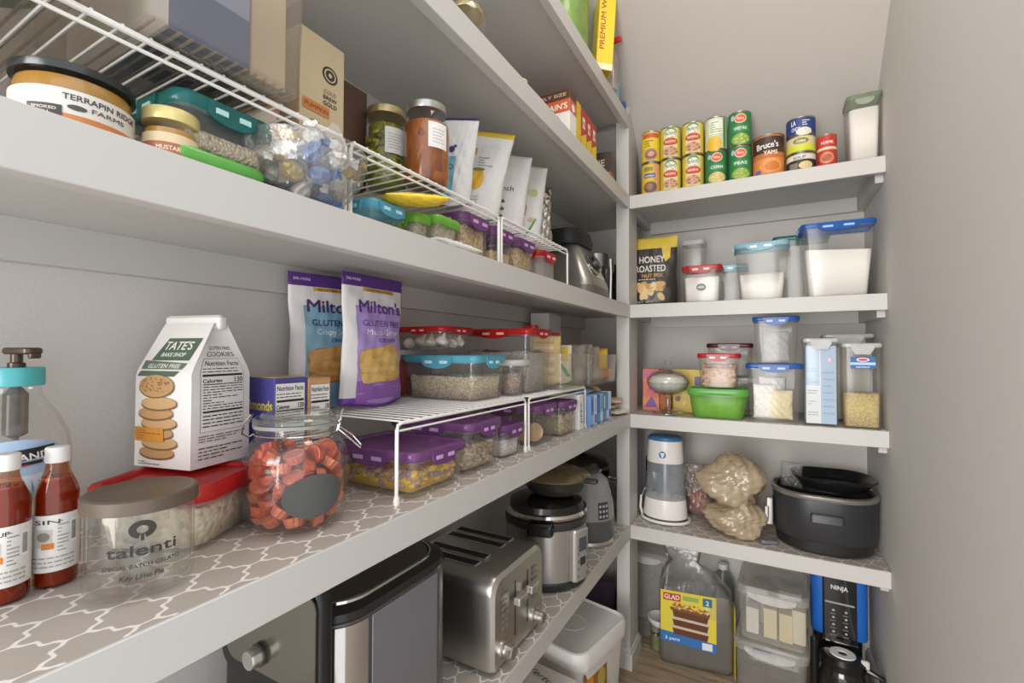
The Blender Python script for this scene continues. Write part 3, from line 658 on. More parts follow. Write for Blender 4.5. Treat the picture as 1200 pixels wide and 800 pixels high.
# --- jars on the upper shelf
def jar(name, lab, x, y, z, prof, lidp, lidc, content=None, body=GLASS, n=40, cat='jar'):
    t = T(name, lab, cat, (x, y, z+ZF)); build('body', MB().lathe(prof, n, c0=True), body, t); build('lid', MB().lathe(lidp, n, c0=True), lidc, t)
    if content: build('contents', MB().lathe([(max(r-.0013, .0004), zz+.001) for r, zz in prof if zz < content[1]]+[(.0005, content[1])], n), content[0], t, sharp=60)
    return t
BRASS = solid('#b9a878', .3, .7); SILV = solid('#b9b6b1', .28, .9); DLID = solid('#3f4140', .2, .6)
x, y = -.078, .152
t = jar('preserve_jar', 'squat wide honey mustard jar with dark lid and white label', x, y, ZA, [(.0005, 0), (.0335, 0), (.0365, .004), (.0365, .042), (.0350, .0475), (.0335, .052)], [(.0335, .0515), (.0372, .0515), (.0375, .053), (.0375, .0570), (.036, .058), (.0005, .058)], DLID, (solid('#b0812f', .25, noise=.2), .050))
P = Print(cylmap(.0365, face(x, y)), div=.003); P.rect(-.055, .003, .0505, .0375, '#d9d4cb'); P.rect(-.034, .0145, .047, .0195, '#c67c45'); P.rect(-.030, .003, .047, .0145, '#c9cfa0')
P.text('TERRAPIN RIDGE', .018, .0300, .0042, '#44403b', width=.050); P.text('FARMS', .020, .0240, .0032, '#5a554f', width=.022); P.ell(.001, .0248, .0055, .002, '#4a4540', 12)
P.poly([(-.027, .0245), (-.007, .0245), (-.007, .0165), (-.017, .0135), (-.027, .0165)], '#3d3a36'); P.text('SMOKED', -.017, .0205, .0020, '#d8d3ca', width=.014); P.text('DILL', -.017, .0172, .0020, '#d8d3ca', width=.008)
P.lines(.008, .0110, .044, .0150, 1, '#8e5430', .4, 8); P.done('paper_label', t)
x, y = -.056, .209
t = jar('preserve_jar', 'small jar with pale gold lid right of the squat mustard jar', x, y, ZA, [(.0005, 0), (.0180, 0), (.0200, .003), (.0200, .034), (.0185, .039), (.0180, .043)], [(.0185, .0415), (.0208, .0415), (.0210, .044), (.0210, .051), (.020, .0525), (.0005, .0525)], solid('#d8c987', .35, .3), (solid('#b78c3c', .25, noise=.2), .038))
P = Print(cylmap(.0200, face(x, y)), div=.002); P.rect(-.028, .003, .028, .030, '#dcc79e'); P.rect(-.028, .013, .028, .022, '#a8674e'); P.text('MUSTARD', 0, .0155, .0036, '#ecd9bd', width=.020); P.done('paper_label', t)
mason = lambda R, H: [(.0005, .002), (R-.006, 0), (R-.001, .005), (R, .012), (R, H*.66), (R*.97, H*.74), (R*.80, H*.86), (R*.77, H*.90), (R*.77, H*.96)]
mlid = lambda R, H: [(R*.77, H*.905), (R*.86, H*.905), (R*.87, H*.92), (R*.87, H*.985), (R*.83, H), (.0005, H)]
zJ = ZA+HA+.0045
x, y = -.130, .545
t = jar('preserve_jar', 'tall jar of green pickles with gold lid, left one of two', x, y, zJ, mason(.0345, .128), mlid(.0345, .128), BRASS, None)
rn = random.Random(3); b = MB(); b.lathe([(.0005, .004), (.027, .004), (.027, .100), (.0005, .102)], 16, 0)
for i in range(170):
    a = rn.uniform(0, 2*pi); zz = rn.uniform(.008, .100); rr_ = (.0285 if zz < .085 else .024); k = len(b.v); st = random.getstate(); random.seed(i); b.ball((0, 0, 0), (.0075, .0035, .0032), 7, 5, rn.randrange(3), .1); random.setstate(st)
    b.xf(Matrix.Translation((rr_*cos(a), rr_*sin(a), zz)) @ Matrix.Rotation(a+pi/2, 4, 'Z') @ Matrix.Rotation(rn.uniform(-1.2, 1.2), 4, 'Y'), k)
build('pickles', b, [solid('#8e8a2c', .3), solid('#a8a545', .3), solid('#6f6f22', .3)], t, kind='stuff', sharp=180)
P = Print(cylmap(.0345, face(x, y)+.42), div=.003); P.rect(-.0165, .050, .0165, .090, '#dedbd5'); P.lines(-.012, .056, .010, .082, 6, '#8c8983', .22, 4); P.done('paper_label', t)
x, y = -.061, .560
t = jar('preserve_jar', 'tall jar of orange peaches with silver lid, right one of two', x, y, zJ, mason(.0350, .124), mlid(.0350, .124), SILV, (grain('#8e4a14', '#a86222', '#77380e', 60, .5, .2, .004), .104))
P = Print(cylmap(.0350, face(x, y)+.44), div=.003); P.rect(-.0130, .050, .0190, .088, '#e0ddd8'); P.lines(-.006, .056, .013, .080, 5, '#8c8983', .22, 9); P.done('paper_label', t)
# --- crystal bowl with wrapped candies
BX, BY = -.046, .336
t = T('crystal_bowl', 'round cut crystal bowl of wrapped candies at upper shelf edge', 'bowl', (BX, BY, ZA+ZF)); n = 72; rings = []
for r_, z_, f in ((.0005, .003, 0), (.022, .003, 0), (.026, .0, 0), (.030, .004, .0), (.046, .018, .06), (.058, .036, .05), (.0635, .056, .04), (.0650, .066, .015), (.0635, .0675, 0), (.062, .062, 0), (.056, .040, 0), (.040, .018, 0), (.02, .008, 0)):
    rings.append([(r_*(1+f*(i % 6-3)/6*2)*cos(2*pi*i/n), r_*(1+f*(i % 6-3)/6*2)*sin(2*pi*i/n), z_) for i in range(n)])
build('bowl', MB().loft(rings, True, True), CRYS, t, sharp=12)
WC = [solid('#e3e0dc', .25, .2, noise=.25, ns=150, bump=.8), solid('#5f7fb8', .3, .15, noise=.5, ns=120, bump=.8), solid('#caa95a', .3, .3, noise=.35, ns=130, bump=.8)]
cb = MB(); st = random.getstate(); random.seed(2); cb.ball((0, 0, 0), (.0128, .0108, .0092), 12, 9, 0, .16); random.setstate(st)
for s_ in (-1, 1):
    k = len(cb.v); cb.add([(s_*.0115, 0, 0)]+[(s_*.0215, .0075*cos(q), .006*sin(q)*(1 if i % 2 else .4)) for i, q in enumerate([2*pi*j/9 for j in range(9)])], [(0, 1+i, 1+(i+1) % 9) for i in range(9)])
cands = []
for m_, lb in zip(WC, ('white', 'blue and white', 'gold and white')):
    cands.append(tag(build('wrapped_candy', cb, m_, sharp=12), lb+' twist wrapped candy in the crystal bowl', 'candy', lb+' candies in the crystal bowl'))
rn = random.Random(23); used = [0]*3
def candy(x, y, z, q):
    o = cands[q] if not used[q] else cands[q].copy()
    if used[q]: COL.objects.link(o)
    used[q] = 1; o.location = (x, y, z); o.rotation_euler = (rn.uniform(-.6, .6), rn.uniform(-.6, .6), rn.uniform(0, 6.28))
for r_, zz, m_ in ((.018, .018, 4), (.034, .033, 8), (.010, .036, 2), (.043, .051, 10), (.022, .054, 5), (.034, .068, 8), (.012, .072, 3)):
    for i in range(m_):
        a = 2*pi*i/m_+zz*40; candy(BX+r_*cos(a), BY+r_*sin(a), ZA+zz, rn.choice((0, 0, 1, 2)))
candy(-.074, .328, ZA+.082, 0); candy(-.062, .368, ZA+.081, 0)
# --- jars half hidden on the shelf above
jar('preserve_jar', 'jar with gold rimmed lid nearest on the rice box shelf', -.062, .665, ZT2, mason(.036, .10), mlid(.036, .082), BRASS, (solid('#8d6a3c', .3), .06))
jar('preserve_jar', 'small cream lidded jar left of the orange rice box', -.070, .885, ZT2, mason(.018, .075), mlid(.018, .075), solid('#cdb995', .4), (solid('#a58a5e', .4), .05))
# --- glass candy dish
t = T('candy_dish', 'footed glass candy dish with domed lid on third back shelf', 'dish', (.107, 1.585, ZB+.002))
build('bowl', MB().lathe([(.0005, .004), (.044, .003), (.048, .001), (.048, .004), (.030, .009), (.010, .014), (.0065, .022), (.010, .036), (.0065, .050), (.014, .060), (.040, .066), (.058, .078), (.066, .100), (.067, .104), (.064, .104), (.056, .084), (.036, .071), (.0005, .068)], 40), clear('#f4f4f1', '#dfe0dc', .10, .04, 2.6), t)
build('lid', MB().lathe([(.066, .105), (.066, .109), (.058, .124), (.040, .136), (.016, .142), (.006, .145), (.004, .152), (.009, .158), (.0125, .165), (.009, .173), (.0005, .175)], 40), clear('#f4f4f1', '#dfe0dc', .10, .04, 2.6), t)
tag(build('white_mints', MB().loft([rr(.07, .07, .034, .071), rr(.112, .112, .055, .088), rr(.120, .120, .059, .104), rr(.098, .098, .048, .120), rr(.05, .05, .024, .128)]), grain('#f0eee9', '#e6e3dd', '#f6f5f2', 150, .5), None, (.107, 1.585, ZB+.002)), 'white mints heaped in the glass candy dish', 'mints', kind='stuff')

# ================================================================ cartons
def carton(name, lab, cat, x, y, z, w, d, h, rz, col, group=None, side=None, top=None, rough=.5, bev=.0006):
    t = T(name, lab, cat, (x, y, z+ZF), rz, group); t['_'] = 0; del t['_']
    build('box', MB().rbox(w, d, 0, h, .0008, bev, n=1), solid(col, rough, noise=.03), t)
    return t
F_ = lambda w, d, s='f': boxmap(w, d, 0, s)
# gusseted white bag of cookies on the red lidded box
lidbox('food_box', 'red lidded ribbed box carrying the white cookie bag', -.172, .277, ZB+.0005, .124, .112, .068, RD(30), L_RED, slot='#e0605a', clips='', lh=.016, rc=.02, taper=.12)
o = fill('white_sticks', 'pale sticks packed inside the red lidded ribbed box', 'sticks', -.172, .277, ZB+.0005, .108, .098, .040, RD(30), grain('#cfc5a8', '#ded6c0', '#b3aa90', 150, .8), rc=.016, seed=61, taper=.1)
W_, D_, H_ = .086, .078, .172
t = T('cookie_bag', 'white gusseted cookie bag with cookie stack picture', 'bag', (-.214, .312, ZB+.071), RD(12))
WP = solid('#e3dfda', .42, noise=.03, bump=.25, bs=60)
def tmap(side):
    def s_(v):     # the bag narrows front to back towards the rolled top
        q = max(0, (v-.108)/.064); return 1-q*.86 if q < 1 else .14
    def f(u, v, k):
        k += .0004; q = s_(v); dd = D_*q; bul = .004*sin(pi*min(1, v/.12)); ww = W_*(1-.10*max(0, (v-.10)/.07))
        if side == 'f': return (-ww/2+u*ww/W_, -dd/2-k-bul*sin(pi*u/W_), v+.0*k)
        return (ww/2+k+bul*.6*sin(pi*u/D_)-.012*max(0, (v-.11)/.06)*sin(pi*u/D_), -dd/2+u*dd/D_, v)
    return f
b = MB(); fm, rm = tmap('f'), tmap('r'); nv = 22; nu = 8; rings = []
for j in range(nv+1):
    v = H_*.965*j/nv; ring = [fm(W_*i/nu, v, -.0004) for i in range(nu)]+[rm(D_*i/nu, v, -.0004) for i in range(nu)]
    ring += [(-p[0], -p[1], p[2]) for p in ring]; rings.append(ring)
b.loft(rings, True, True); build('paper_bag', b, WP, t, sharp=50)
b = MB(); k0 = len(b.v); b.rbox(.088, .012, H_-.014, H_+.004, .004, .003); build('rolled_top', b, WP, t)
K = '#3f3c38'; P = Print(fm, st=.00008, div=.004)
P.poly([(.024, .148), (.080, .148), (.074, .122), (.014, .122)], '#4f6350'); P.text("TATE'S", .046, .1345, .0095, '#e4e0d6', width=.045, shear=.15); P.text('BAKE SHOP', .045, .1265, .0045, '#e4e0d6', width=.038, shear=.15)
P.poly([(.005, .122), (.010, .119), (.006, .112), (.070, .112), (.074, .119)], '#5d715c'); P.text('GLUTEN FREE', .040, .1135, .0045, '#e4e0d6', width=.05); P.poly([(.008, .110), (.068, .110), (.062, .104), (.004, .104)], '#4f6350')
for i in range(7):
    vv = .014+i*.0112+(.008 if i > 5 else 0); uu = .039+(.003 if i % 2 else -.002); P.ell(uu, vv+.002, .0275, .0072 if i < 6 else .012, '#7b5a36'); P.ell(uu, vv+.004, .0272, .0068 if i < 6 else .0125, ('#b48d5e', '#c09a6a')[i % 2])
P.hold = True
for i in range(46):
    a = random.uniform(0, 6.28); q = random.uniform(0, 1)**.5; P.ell(.037+.024*q*cos(a), .0945+.009*q*sin(a), .0016, .0009, '#8a6238', 6)
P.hold = False; P.k += 1; P.rect(.004, .030, .052, .046, '#c9862f'); P.lines(.007, .032, .049, .044, 4, '#8f5a17', .35, 3); P.lines(.010, .003, .042, .008, 2, '#6b675f', .4, 7); P.done('front_print', t)
P = Print(rm, st=.00008, div=.004); P.text('GLUTEN FREE', .039, .1345, .0040, K, width=.045, bold=False); P.text('COOKIES', .039, .1265, .0055, K, width=.050, bold=False)
P.nutrition(.010, .040, .068, .124, '130', '#e4e0da'); P.lines(.008, .028, .070, .037, 3, K, .3, 2); P.lines(.008, .008, .066, .024, 4, K, .3, 12); P.done('side_print', t)
# the two boxes behind the clamp jar
t = carton('snack_box', 'purple almond box with white nutrition panel behind the clamp jar', 'box', -.1885, .4010, ZB+.001, .065, .048, .167, 0, '#4b4790')
build('top_flap', MB().box(-.0325, .0325, -.024, .024, .1672, .1680), solid('#b9a27f', .6), t, label='tan top flap')
P = Print(F_(.065, .048)); P.text('Almonds', .0315, .125, .013, '#d9cf3c', width=.060); P.rect(0, .0, .065, .04, '#56529c'); P.done('front_print', t)
P = Print(F_(.065, .048, 'r')); P.nutrition(.001, .06, .0445, .160, '120'); P.rect(.001, .0, .0445, .055, '#e9e5de'); P.done('side_print', t)
t = carton('snack_box', 'orange edged box with nutrition panel beside the purple almond box', 'box', -.1885, .4455, ZB+.001, .065, .037, .164, 0, '#cf9a6c')
build('top_flap', MB().box(-.0325, .0325, -.0185, .0185, .1642, .1650), solid('#bfa783', .6), t, label='tan top flap')
P = Print(F_(.065, .037, 'r')); P.nutrition(.0035, .05, .0355, .156, '130'); P.rect(.0035, .005, .0355, .047, '#ece8e0'); P.done('side_print', t)
# baking mix box and blue boxes past the racks
t = carton('mix_box', 'white baking mix box with blue lettering under the rack end', 'box', -.070, 1.150, ZB+.001, .082, .032, .090, 0, '#e6e4e0')
P = Print(F_(.082, .032, 'r')); P.text('JIFFY', .019, .016, .010, '#25457f', 'l', ang=pi/2, width=.055); P.done('side_print', t)
P = Print(F_(.082, .032)); P.text('JIFFY', .041, .040, .016, '#25457f', width=.066); P.done('front_print', t)
CB = ['#6f8fc6', '#c9d8ea', '#3d6fb4', '#8fc0dd', '#7a6fae', '#4f9fd0', '#dce6ee']
for i in range(7):
    yy = 1.212+i*.0262; t = carton('drink_box', ('first', 'second', 'third', 'fourth', 'fifth', 'sixth', 'last')[i]+' slim blue and white drink box in the row past the racks', 'box', -.066, yy, ZB+.001, .090, .0255, .082, 0, CB[i], 'slim drink mix boxes')
    P = Print(F_(.090, .0255, 'r')); P.rect(.003, .006, .0225, .030, CB[(i+3) % 7]); P.rect(.0075, .038, .018, .074, CB[(i+2) % 7]); P.done('side_print', t)
# rice boxes above
t = carton('rice_box', 'orange and white rice mix box on second shelf', 'box', -.105, 1.113, ZT2, .135, .045, .155, 0, '#e9e4da')
P = Print(F_(.135, .045)); P.rect(0, .130, .135, .155, '#5a3524'); P.text('FAMILY SIZE', .075, .139, .008, '#d9c49a', width=.10); P.rect(0, .098, .135, .130, '#d06038'); P.text("ZATARAIN'S", .069, .106, .015, '#f0ead9', width=.118); P.rect(.045, .050, .105, .088, '#a34a2c'); P.text('RICE', .075, .060, .016, '#efe6d0', width=.048); P.done('front_print', t)
P = Print(F_(.135, .045, 'r')); P.rect(0, .130, .045, .155, '#5a3524'); P.rect(0, .098, .045, .130, '#d06038'); P.ell(.0225, .112, .012, .010, '#efe6d0', 14); P.done('side_print', t)
yy = 1.140
for i, (dy, c1, c2, lb) in enumerate(((.030, '#d7b52f', '#d7b52f', 'yellow mix box right behind the orange rice box'), (.042, '#b8362a', '#ddbe34', 'first red and yellow mix box in the row'), (.042, '#b8362a', '#ddbe34', 'second red and yellow mix box in the row'), (.042, '#b43a2b', '#e0c23c', 'third red and yellow mix box in the row'))):
    t = carton('mix_box', lb, 'box', -.095, yy+dy/2, ZT2, .115, dy-.001, .147-i*.002, 0, c1, 'mix boxes on the second shelf')
    P = Print(F_(.115, dy-.001, 'r')); P.rect(.0005, .0, dy-.0015, .058, c2); P.poly([(.0005, .058), (dy-.0015, .045), (dy-.0015, .085), (.0005, .065)], c2)
    if i: P.rect(dy*.25, .092, dy*.7, .122, '#e8dfc9'); P.text('MIX', dy/2, .098, .012, '#b8362a', width=dy*.35)
    P.done('side_print', t); yy += dy
t = carton('mix_box', 'low dark brown mix box nearest the corner post, second shelf', 'box', -.110, 1.43, ZT2, .16, .085, .108, RD(8), '#3c2723')
P = Print(F_(.16, .085)); P.rect(0, .0, .16, .045, '#a3563a'); P.text('BROWNIE', .08, .065, .020, '#d8c3a4', width=.12); P.done('front_print', t)
P = Print(F_(.16, .085, 'r')); P.rect(0, .0, .085, .045, '#a3563a'); P.done('side_print', t)
# cream carton, brown carton and dark stand behind the upper left bin
t = carton('drink_carton', 'tall cream carton with round emblem behind the upper clear bin', 'box', -.160, .415, zJ, .085, .070, .165, RD(0), '#d8c5a0')
P = Print(F_(.085, .070, 'r'), div=.004); P.ell(.046, .120, .0125, .0115, '#3d372f', 22); P.ell(.046, .120, .0095, .0088, '#d8c5a0', 20); P.ell(.046, .120, .0075, .0070, '#3d372f', 16); P.ell(.046, .120, .003, .003, '#d8c5a0', 10)
P.text('COLD', .046, .0935, .005, '#9c8a66', width=.020); P.text('BREW', .046, .0855, .005, '#4c4438', width=.022); P.text('GOLD', .046, .077, .0055, '#4c4438', width=.022)
P.rect(.004, .060, .045, .074, '#d88b4c'); P.text('PUMPKIN', .0245, .064, .006, '#8e4a1e', width=.036); P.ell(.022, .036, .015, .014, '#b07a48', 22); P.ell(.022, .036, .0125, .0115, '#d8c5a0', 20); P.text('2g', .022, .033, .009, '#7a5a38', width=.013)
P.poly([(.042, .012), (.066, .012), (.068, .045), (.060, .058), (.048, .058), (.040, .045)], '#e6dfd2'); P.rect(.043, .014, .065, .036, '#d09a44'); P.done('side_print', t)
t = carton('snack_box', 'pinkish brown food box lying behind the teal box, seen through the rack', 'box', -.190, .338, zJ, .11, .055, .095, 0, '#b48a72'); P = Print(F_(.11, .055, 'r')); P.rect(.004, .005, .05, .04, '#e2d8cc'); P.ell(.03, .055, .018, .014, '#c96f45'); P.done('side_print', t)
t = T('dark_stand', 'dark brown upright box with grey side behind the pickles', 'box', (-.208, .505, zJ)); build('box', MB().rbox(.09, .052, 0, .155, .002, .001, n=2), [solid('#6f665e', .4, .3)], t); build('wood_side', MB().rbox(.006, .050, .002, .158, .001, .001, cx=.048, n=2), solid('#5a4032', .5, noise=.2, ns=15, aniso=(1, 8, .6)), t)

# ================================================================ bags and pouches
def pouch(name, lab, cat, x, y, z, w, h, t, rz, col, tilt=0, seed=1, stand=True, bands=(), rough=.32, metal=0, waist=.04, crease=.0016, zig=False, mat=None, roll=0, group=None):
    """standing or pillow bag; returns (root, map of the front face)"""
    rn = random.Random(seed); ph = [rn.uniform(0, 6) for _ in range(8)]
    def prof(v):
        v = min(max(v, 0), 1)
        if stand: return (.94-.06*sin(pi*v))*max(0, min(1, (1-v)/.62))**.75 if v > .06 else .75+.25*v/.06*.8
        return max(0, sin(pi*v))**.42
    def P3(u, v, side, k):
        hw = w/2*(1-waist*sin(pi*v)**2*1.0+ .010*sin(v*17+ph[0]))
        s = 2*u-1; th = t/2*prof(v)*max(0, 1-abs(s)**2.6)**.7
        cr = crease*(sin(19*u+23*v+ph[1])*.5+sin(41*u-17*v+ph[2])*.35+sin(9*u+57*v+ph[3])*.3+.5*sin(70*v*(1+.2*u)+ph[4])*max(0, abs(s)-.5))*min(1, 4*v*(1-v)+.15)*(1 if abs(s) < .98 else 0)
        yy = -side*(th+cr*(1 if side > 0 else -1)+.0006)-side*k
        zz = v*h+(-.004*cos(pi*s*.9) if stand and v < .03 else 0)
        X = s*hw+roll*v*h; bend = .010*sin(v*3+ph[5])*t*4
        return (X, yy+bend+tilt*zz, zz)
    nu, nv = 22, 30; b = MB()
    def mi(v):
        for i, (a, c, _) in enumerate(bands):
            if a <= v <= c: return i+1
        return 0
    for side in (1, -1):
        vs = [P3(i/nu, j/nv, side, 0) for j in range(nv+1) for i in range(nu+1)]
        base = len(b.v); b.v += vs
        for j in range(nv):
            for i in range(nu):
                q = (base+j*(nu+1)+i, base+j*(nu+1)+i+1, base+(j+1)*(nu+1)+i+1, base+(j+1)*(nu+1)+i)
                b.f.append(q if side > 0 else q[::-1]); b.m.append(mi((j+.5)/nv))
    n1 = (nu+1)*(nv+1)
    for j in range(nv):
        for i in (0, nu):
            a, c = j*(nu+1)+i, (j+1)*(nu+1)+i; f = (a, c, c+n1, a+n1); b.f.append(f if i == 0 else f[::-1]); b.m.append(mi((j+.5)/nv))
    for i in range(nu):
        for j in (0, nv):
            a = j*(nu+1)+i; b.f.append((a, a+n1, a+1+n1, a+1) if j == 0 else (a, a+1, a+1+n1, a+n1)); b.m.append(mi(.5/nv if j == 0 else 1))
    r = T(name, lab, cat, (x, y, z+.0012+(.004 if stand else 0)), rz, group)
    build('bag', b, [mat or solid(col, rough, metal, noise=.04, bump=.25, bs=70)]+[solid(c_, rough, metal, noise=.05) for _, _, c_ in bands], r, sharp=75)
    return r, (lambda u, v, k: P3(u/w, v/h, 1, k+.0007))
# crackers: blue pouch behind, purple pouch in front
zR = ZB+HB+.0045
def crackers(lab, x, y, rz, seed, main, lighter, ln1, ln2, c1, c2, tilt):
    w_, h_ = .137, .212
    r, mp = pouch('cracker_bag', lab, 'bag', x, y, zR, w_, h_, .042, rz, '#dedad8', tilt, seed, bands=((.90, 1, '#55307c'), (0, .05, main)), crease=.0018, waist=.07)
    P = Print(lambda u, v, k: mp(u*1.27, v, k), div=.004, rough=.35); w_ = .108
    P.rect(.016, .004 if lighter else .010, w_-.008 if lighter else w_-.012, .160, lighter or main)
    if lighter: P.rect(.016, .004, w_-.008, .040, '#8a5aa6')
    P.rect(.030, h_*.868, w_-.022, h_*.895, '#c79a2e'); P.text('GLUTEN FREE', w_/2+.004, h_*.873, .0036, '#5b3a12', width=.045)
    P.text('30% MORE', .016, h_*.942, .0042, '#d7c6e6', width=.022)
    P.text("Milton's", w_/2+.006, .150, .0195, '#4c2a5e' if not lighter else '#593280', width=.078)
    P.text('GLUTEN FREE', w_/2+.008, .128, .0098, c1, width=.074); P.text(ln1, w_/2+.008, .114, .0092, '#e8e4ea', bold=False, width=.062); P.text(ln2, w_/2+.014, .102, .0062, c1, width=.034)
    P.poly([(.020, .046), (.040, .036), (.085, .038), (.096, .052), (.095, .085), (.080, .094), (.030, .092), (.018, .078)], '#a3702e' if not lighter else '#c99a4e')
    for i in range(6):
        a = RD(-12+i*5 if i % 2 else 10-i*4); cx_, cy_ = .056+.004*sin(i*2.1), .048+i*.0075; W2, H2 = .034, .0085
        P.poly([(cx_+p*cos(a)-q*sin(a), cy_+p*sin(a)+q*cos(a)) for p, q in ((-W2, -H2*.6), (-W2*.8, -H2), (W2*.9, -H2), (W2, 0), (W2*.8, H2), (-W2*.9, H2), (-W2*1.02, H2*.3))], (c2[i % 2]))
    P.done('front_print', r); return r
crackers('white and blue cracker pouch, left of the two with purple tops', -.238, .530, RD(79), 3, '#7fa9bd', None, 'Crispy Sea Salt', 'CRACKERS', '#2c3f78', ('#b98645', '#c99655'), .02)
crackers('white and purple cracker pouch, right of the two with purple tops', -.180, .569, RD(91), 8, '#6d3f97', '#a58bc4', 'Multi-Grain', 'CRISPS', '#6b4796', ('#d8b36c', '#cfa65c'), .00)
# snack pouches on the upper rack
r, mp = pouch('snack_pouch', 'narrow white and teal snack pouch beside the peach jar', 'pouch', -.088, .660, zJ, .066, .160, .03, RD(30), '#dddad6', .06, 5, roll=.10, bands=((.965, 1, '#4a3563'),))
P = Print(mp, div=.004); P.rect(.006, .01, .034, .085, '#6fa9bb'); P.ell(.024, .098, .006, .006, '#3d3168', 8); P.ell(.030, .104, .0035, .0035, '#5a4a88', 8); P.text('GO', .022, .06, .010, '#24505f', width=.018); P.done('front_print', r)
r, mp = pouch('snack_pouch', 'white dried mango pouch with yellow top edge', 'pouch', -.105, .752, zJ, .100, .186, .036, RD(42), '#dfdcd8', .12, 6, roll=.22, bands=((.94, 1, '#d9b740'),))
P = Print(mp, div=.004); P.rect(.004, .13, .03, .146, '#c9a54a'); P.lines(.036, .105, .066, .128, 4, '#8b8680', .35); P.ell(.040, .078, .014, .022, '#e0b02c', 20); P.ell(.040, .099, .0125, .004, '#6f7f3c', 14); P.rect(.004, .062, .018, .090, '#b9702e'); P.lines(.008, .02, .05, .045, 4, '#aaa49c', .3, 4); P.done('front_print', r)
r, mp = pouch('snack_pouch', 'plain white snack pouch with small black emblems', 'pouch', -.105, .868, zJ, .092, .180, .036, RD(44), '#e0ddda', .12, 7, roll=.16)
P = Print(mp, div=.004); P.text('munch', .030, .092, .012, '#2e2c2a', bold=False, width=.052)
for i in range(3): P.ell(.034, .066-.017*i, .0055, .0032, '#57544f', 8); P.ell(.034, .069-.017*i, .0022, .003, '#57544f', 6)
P.ell(.034, .013, .0085, .0085, '#4f4d49', 16, hole=.75); P.text('K', .034, .009, .008, '#4f4d49'); P.done('front_print', r)
r, mp = pouch('snack_pouch', 'white and green snack pouch with oval window picture', 'pouch', -.100, .962, zJ, .078, .190, .034, RD(48), '#dddcd7', .13, 9, roll=.16)
P = Print(mp, div=.004); P.ell(.044, .118, .013, .010, '#b6cf8c', 14); P.ell(.050, .122, .006, .006, '#d8c47c', 10); P.ell(.022, .072, .0075, .020, '#2f2b26', 18); P.ell(.024, .072, .005, .015, '#b06a4c', 14); P.ell(.044, .050, .009, .005, '#c9bb96', 12); P.poly([(.030, .008), (.036, .006), (.058, .052), (.055, .056)], '#5c9a4c'); P.done('front_print', r)
r, mp = pouch('snack_pouch', 'crumpled silver foil pouch at the far end of the upper rack', 'pouch', -.112, 1.058, zJ, .085, .168, .042, RD(46), '#b9b4ae', .08, 12, rough=.16, metal=.95, crease=.0055, waist=.1)
P = Print(mp, div=.004); P.rect(.002, .006, .014, .10, '#9a6a3e'); P.done('front_print', r)
# yellow packet on the blue box
r, mp = pouch('snack_packet', 'yellow snack packet lying on low blue lidded box', 'packet', -.048, .452, ZA+.050, .040, .092, .014, RD(25), '#e2c22f', 0, 14, stand=False, crease=.001)
r.rotation_euler = (RD(-84), 0, RD(-28)); P = Print(mp, div=.004); P.rect(.006, .05, .034, .078, '#cfc6bc'); P.ell(.02, .03, .007, .004, '#c7702c', 10); P.done('front_print', r)
r, mp = pouch('white_packet', 'flat white packet lying at shelf edge before the lime lidded box', 'packet', -.018, .520, ZA+.006, .026, .115, .012, 0, '#e2e0dd', 0, 15, stand=False, crease=.0015); r.rotation_euler = (RD(-89), 0, 0)
# honey roasted nut bag on back shelf
r, mp = pouch('nut_bag', 'black and yellow honey roasted nut bag partly behind the corner post', 'bag', .043, 1.655, ZA, .168, .240, .05, RD(4), '#3a332c', 0, 17, bands=((.82, 1, '#dcc04a'),), crease=.0018)
P = Print(mp, div=.005); P.poly([(.118, .20), (.148, .20), (.146, .165), (.132, .150), (.122, .170)], '#dcb93e')
P.text('HONEY', .085, .150, .0225, '#d9d4cb', width=.086); P.text('ROASTED', .080, .118, .0225, '#d9d4cb', width=.105); P.text('NUT MIX', .088, .098, .0125, '#d09a4a', width=.072)
P.lines(.04, .088, .12, .094, 1, '#c9c2b4', .5)
for i in range(22):
    rn = random.Random(i); P.ell(.035+rn.uniform(0, .085), .030+rn.uniform(0, .045), .016, .010, ('#d9b277', '#e4c894', '#c79a5c')[i % 3], 12, rot=rn.uniform(0, 3))
P.text('NET WT', .060, .010, .006, '#cfc9bd', width=.06); P.done('front_print', r)
# dark glossy ribbed stand of utensils behind the nut bag
t = T('tall_canister', 'tall clear canister of brown grain behind the nut bag', 'canister', (.170, 1.735, ZA+ZF))
build('body', MB().loft([rr(.068, .068, .01, 0), rr(.072, .072, .01, .215)], True, False), PLAST, t); build('lid', MB().rbox(.076, .076, .215, .232, .012, .002), L_WHITE, t)
fill('brown_grain', 'brown grain inside tall clear canister', 'grain', .170, 1.735, ZA, .060, .060, .085, 0, grain('#7a6248', '#947a5c', '#5f4a36', 200, .9), seed=71)
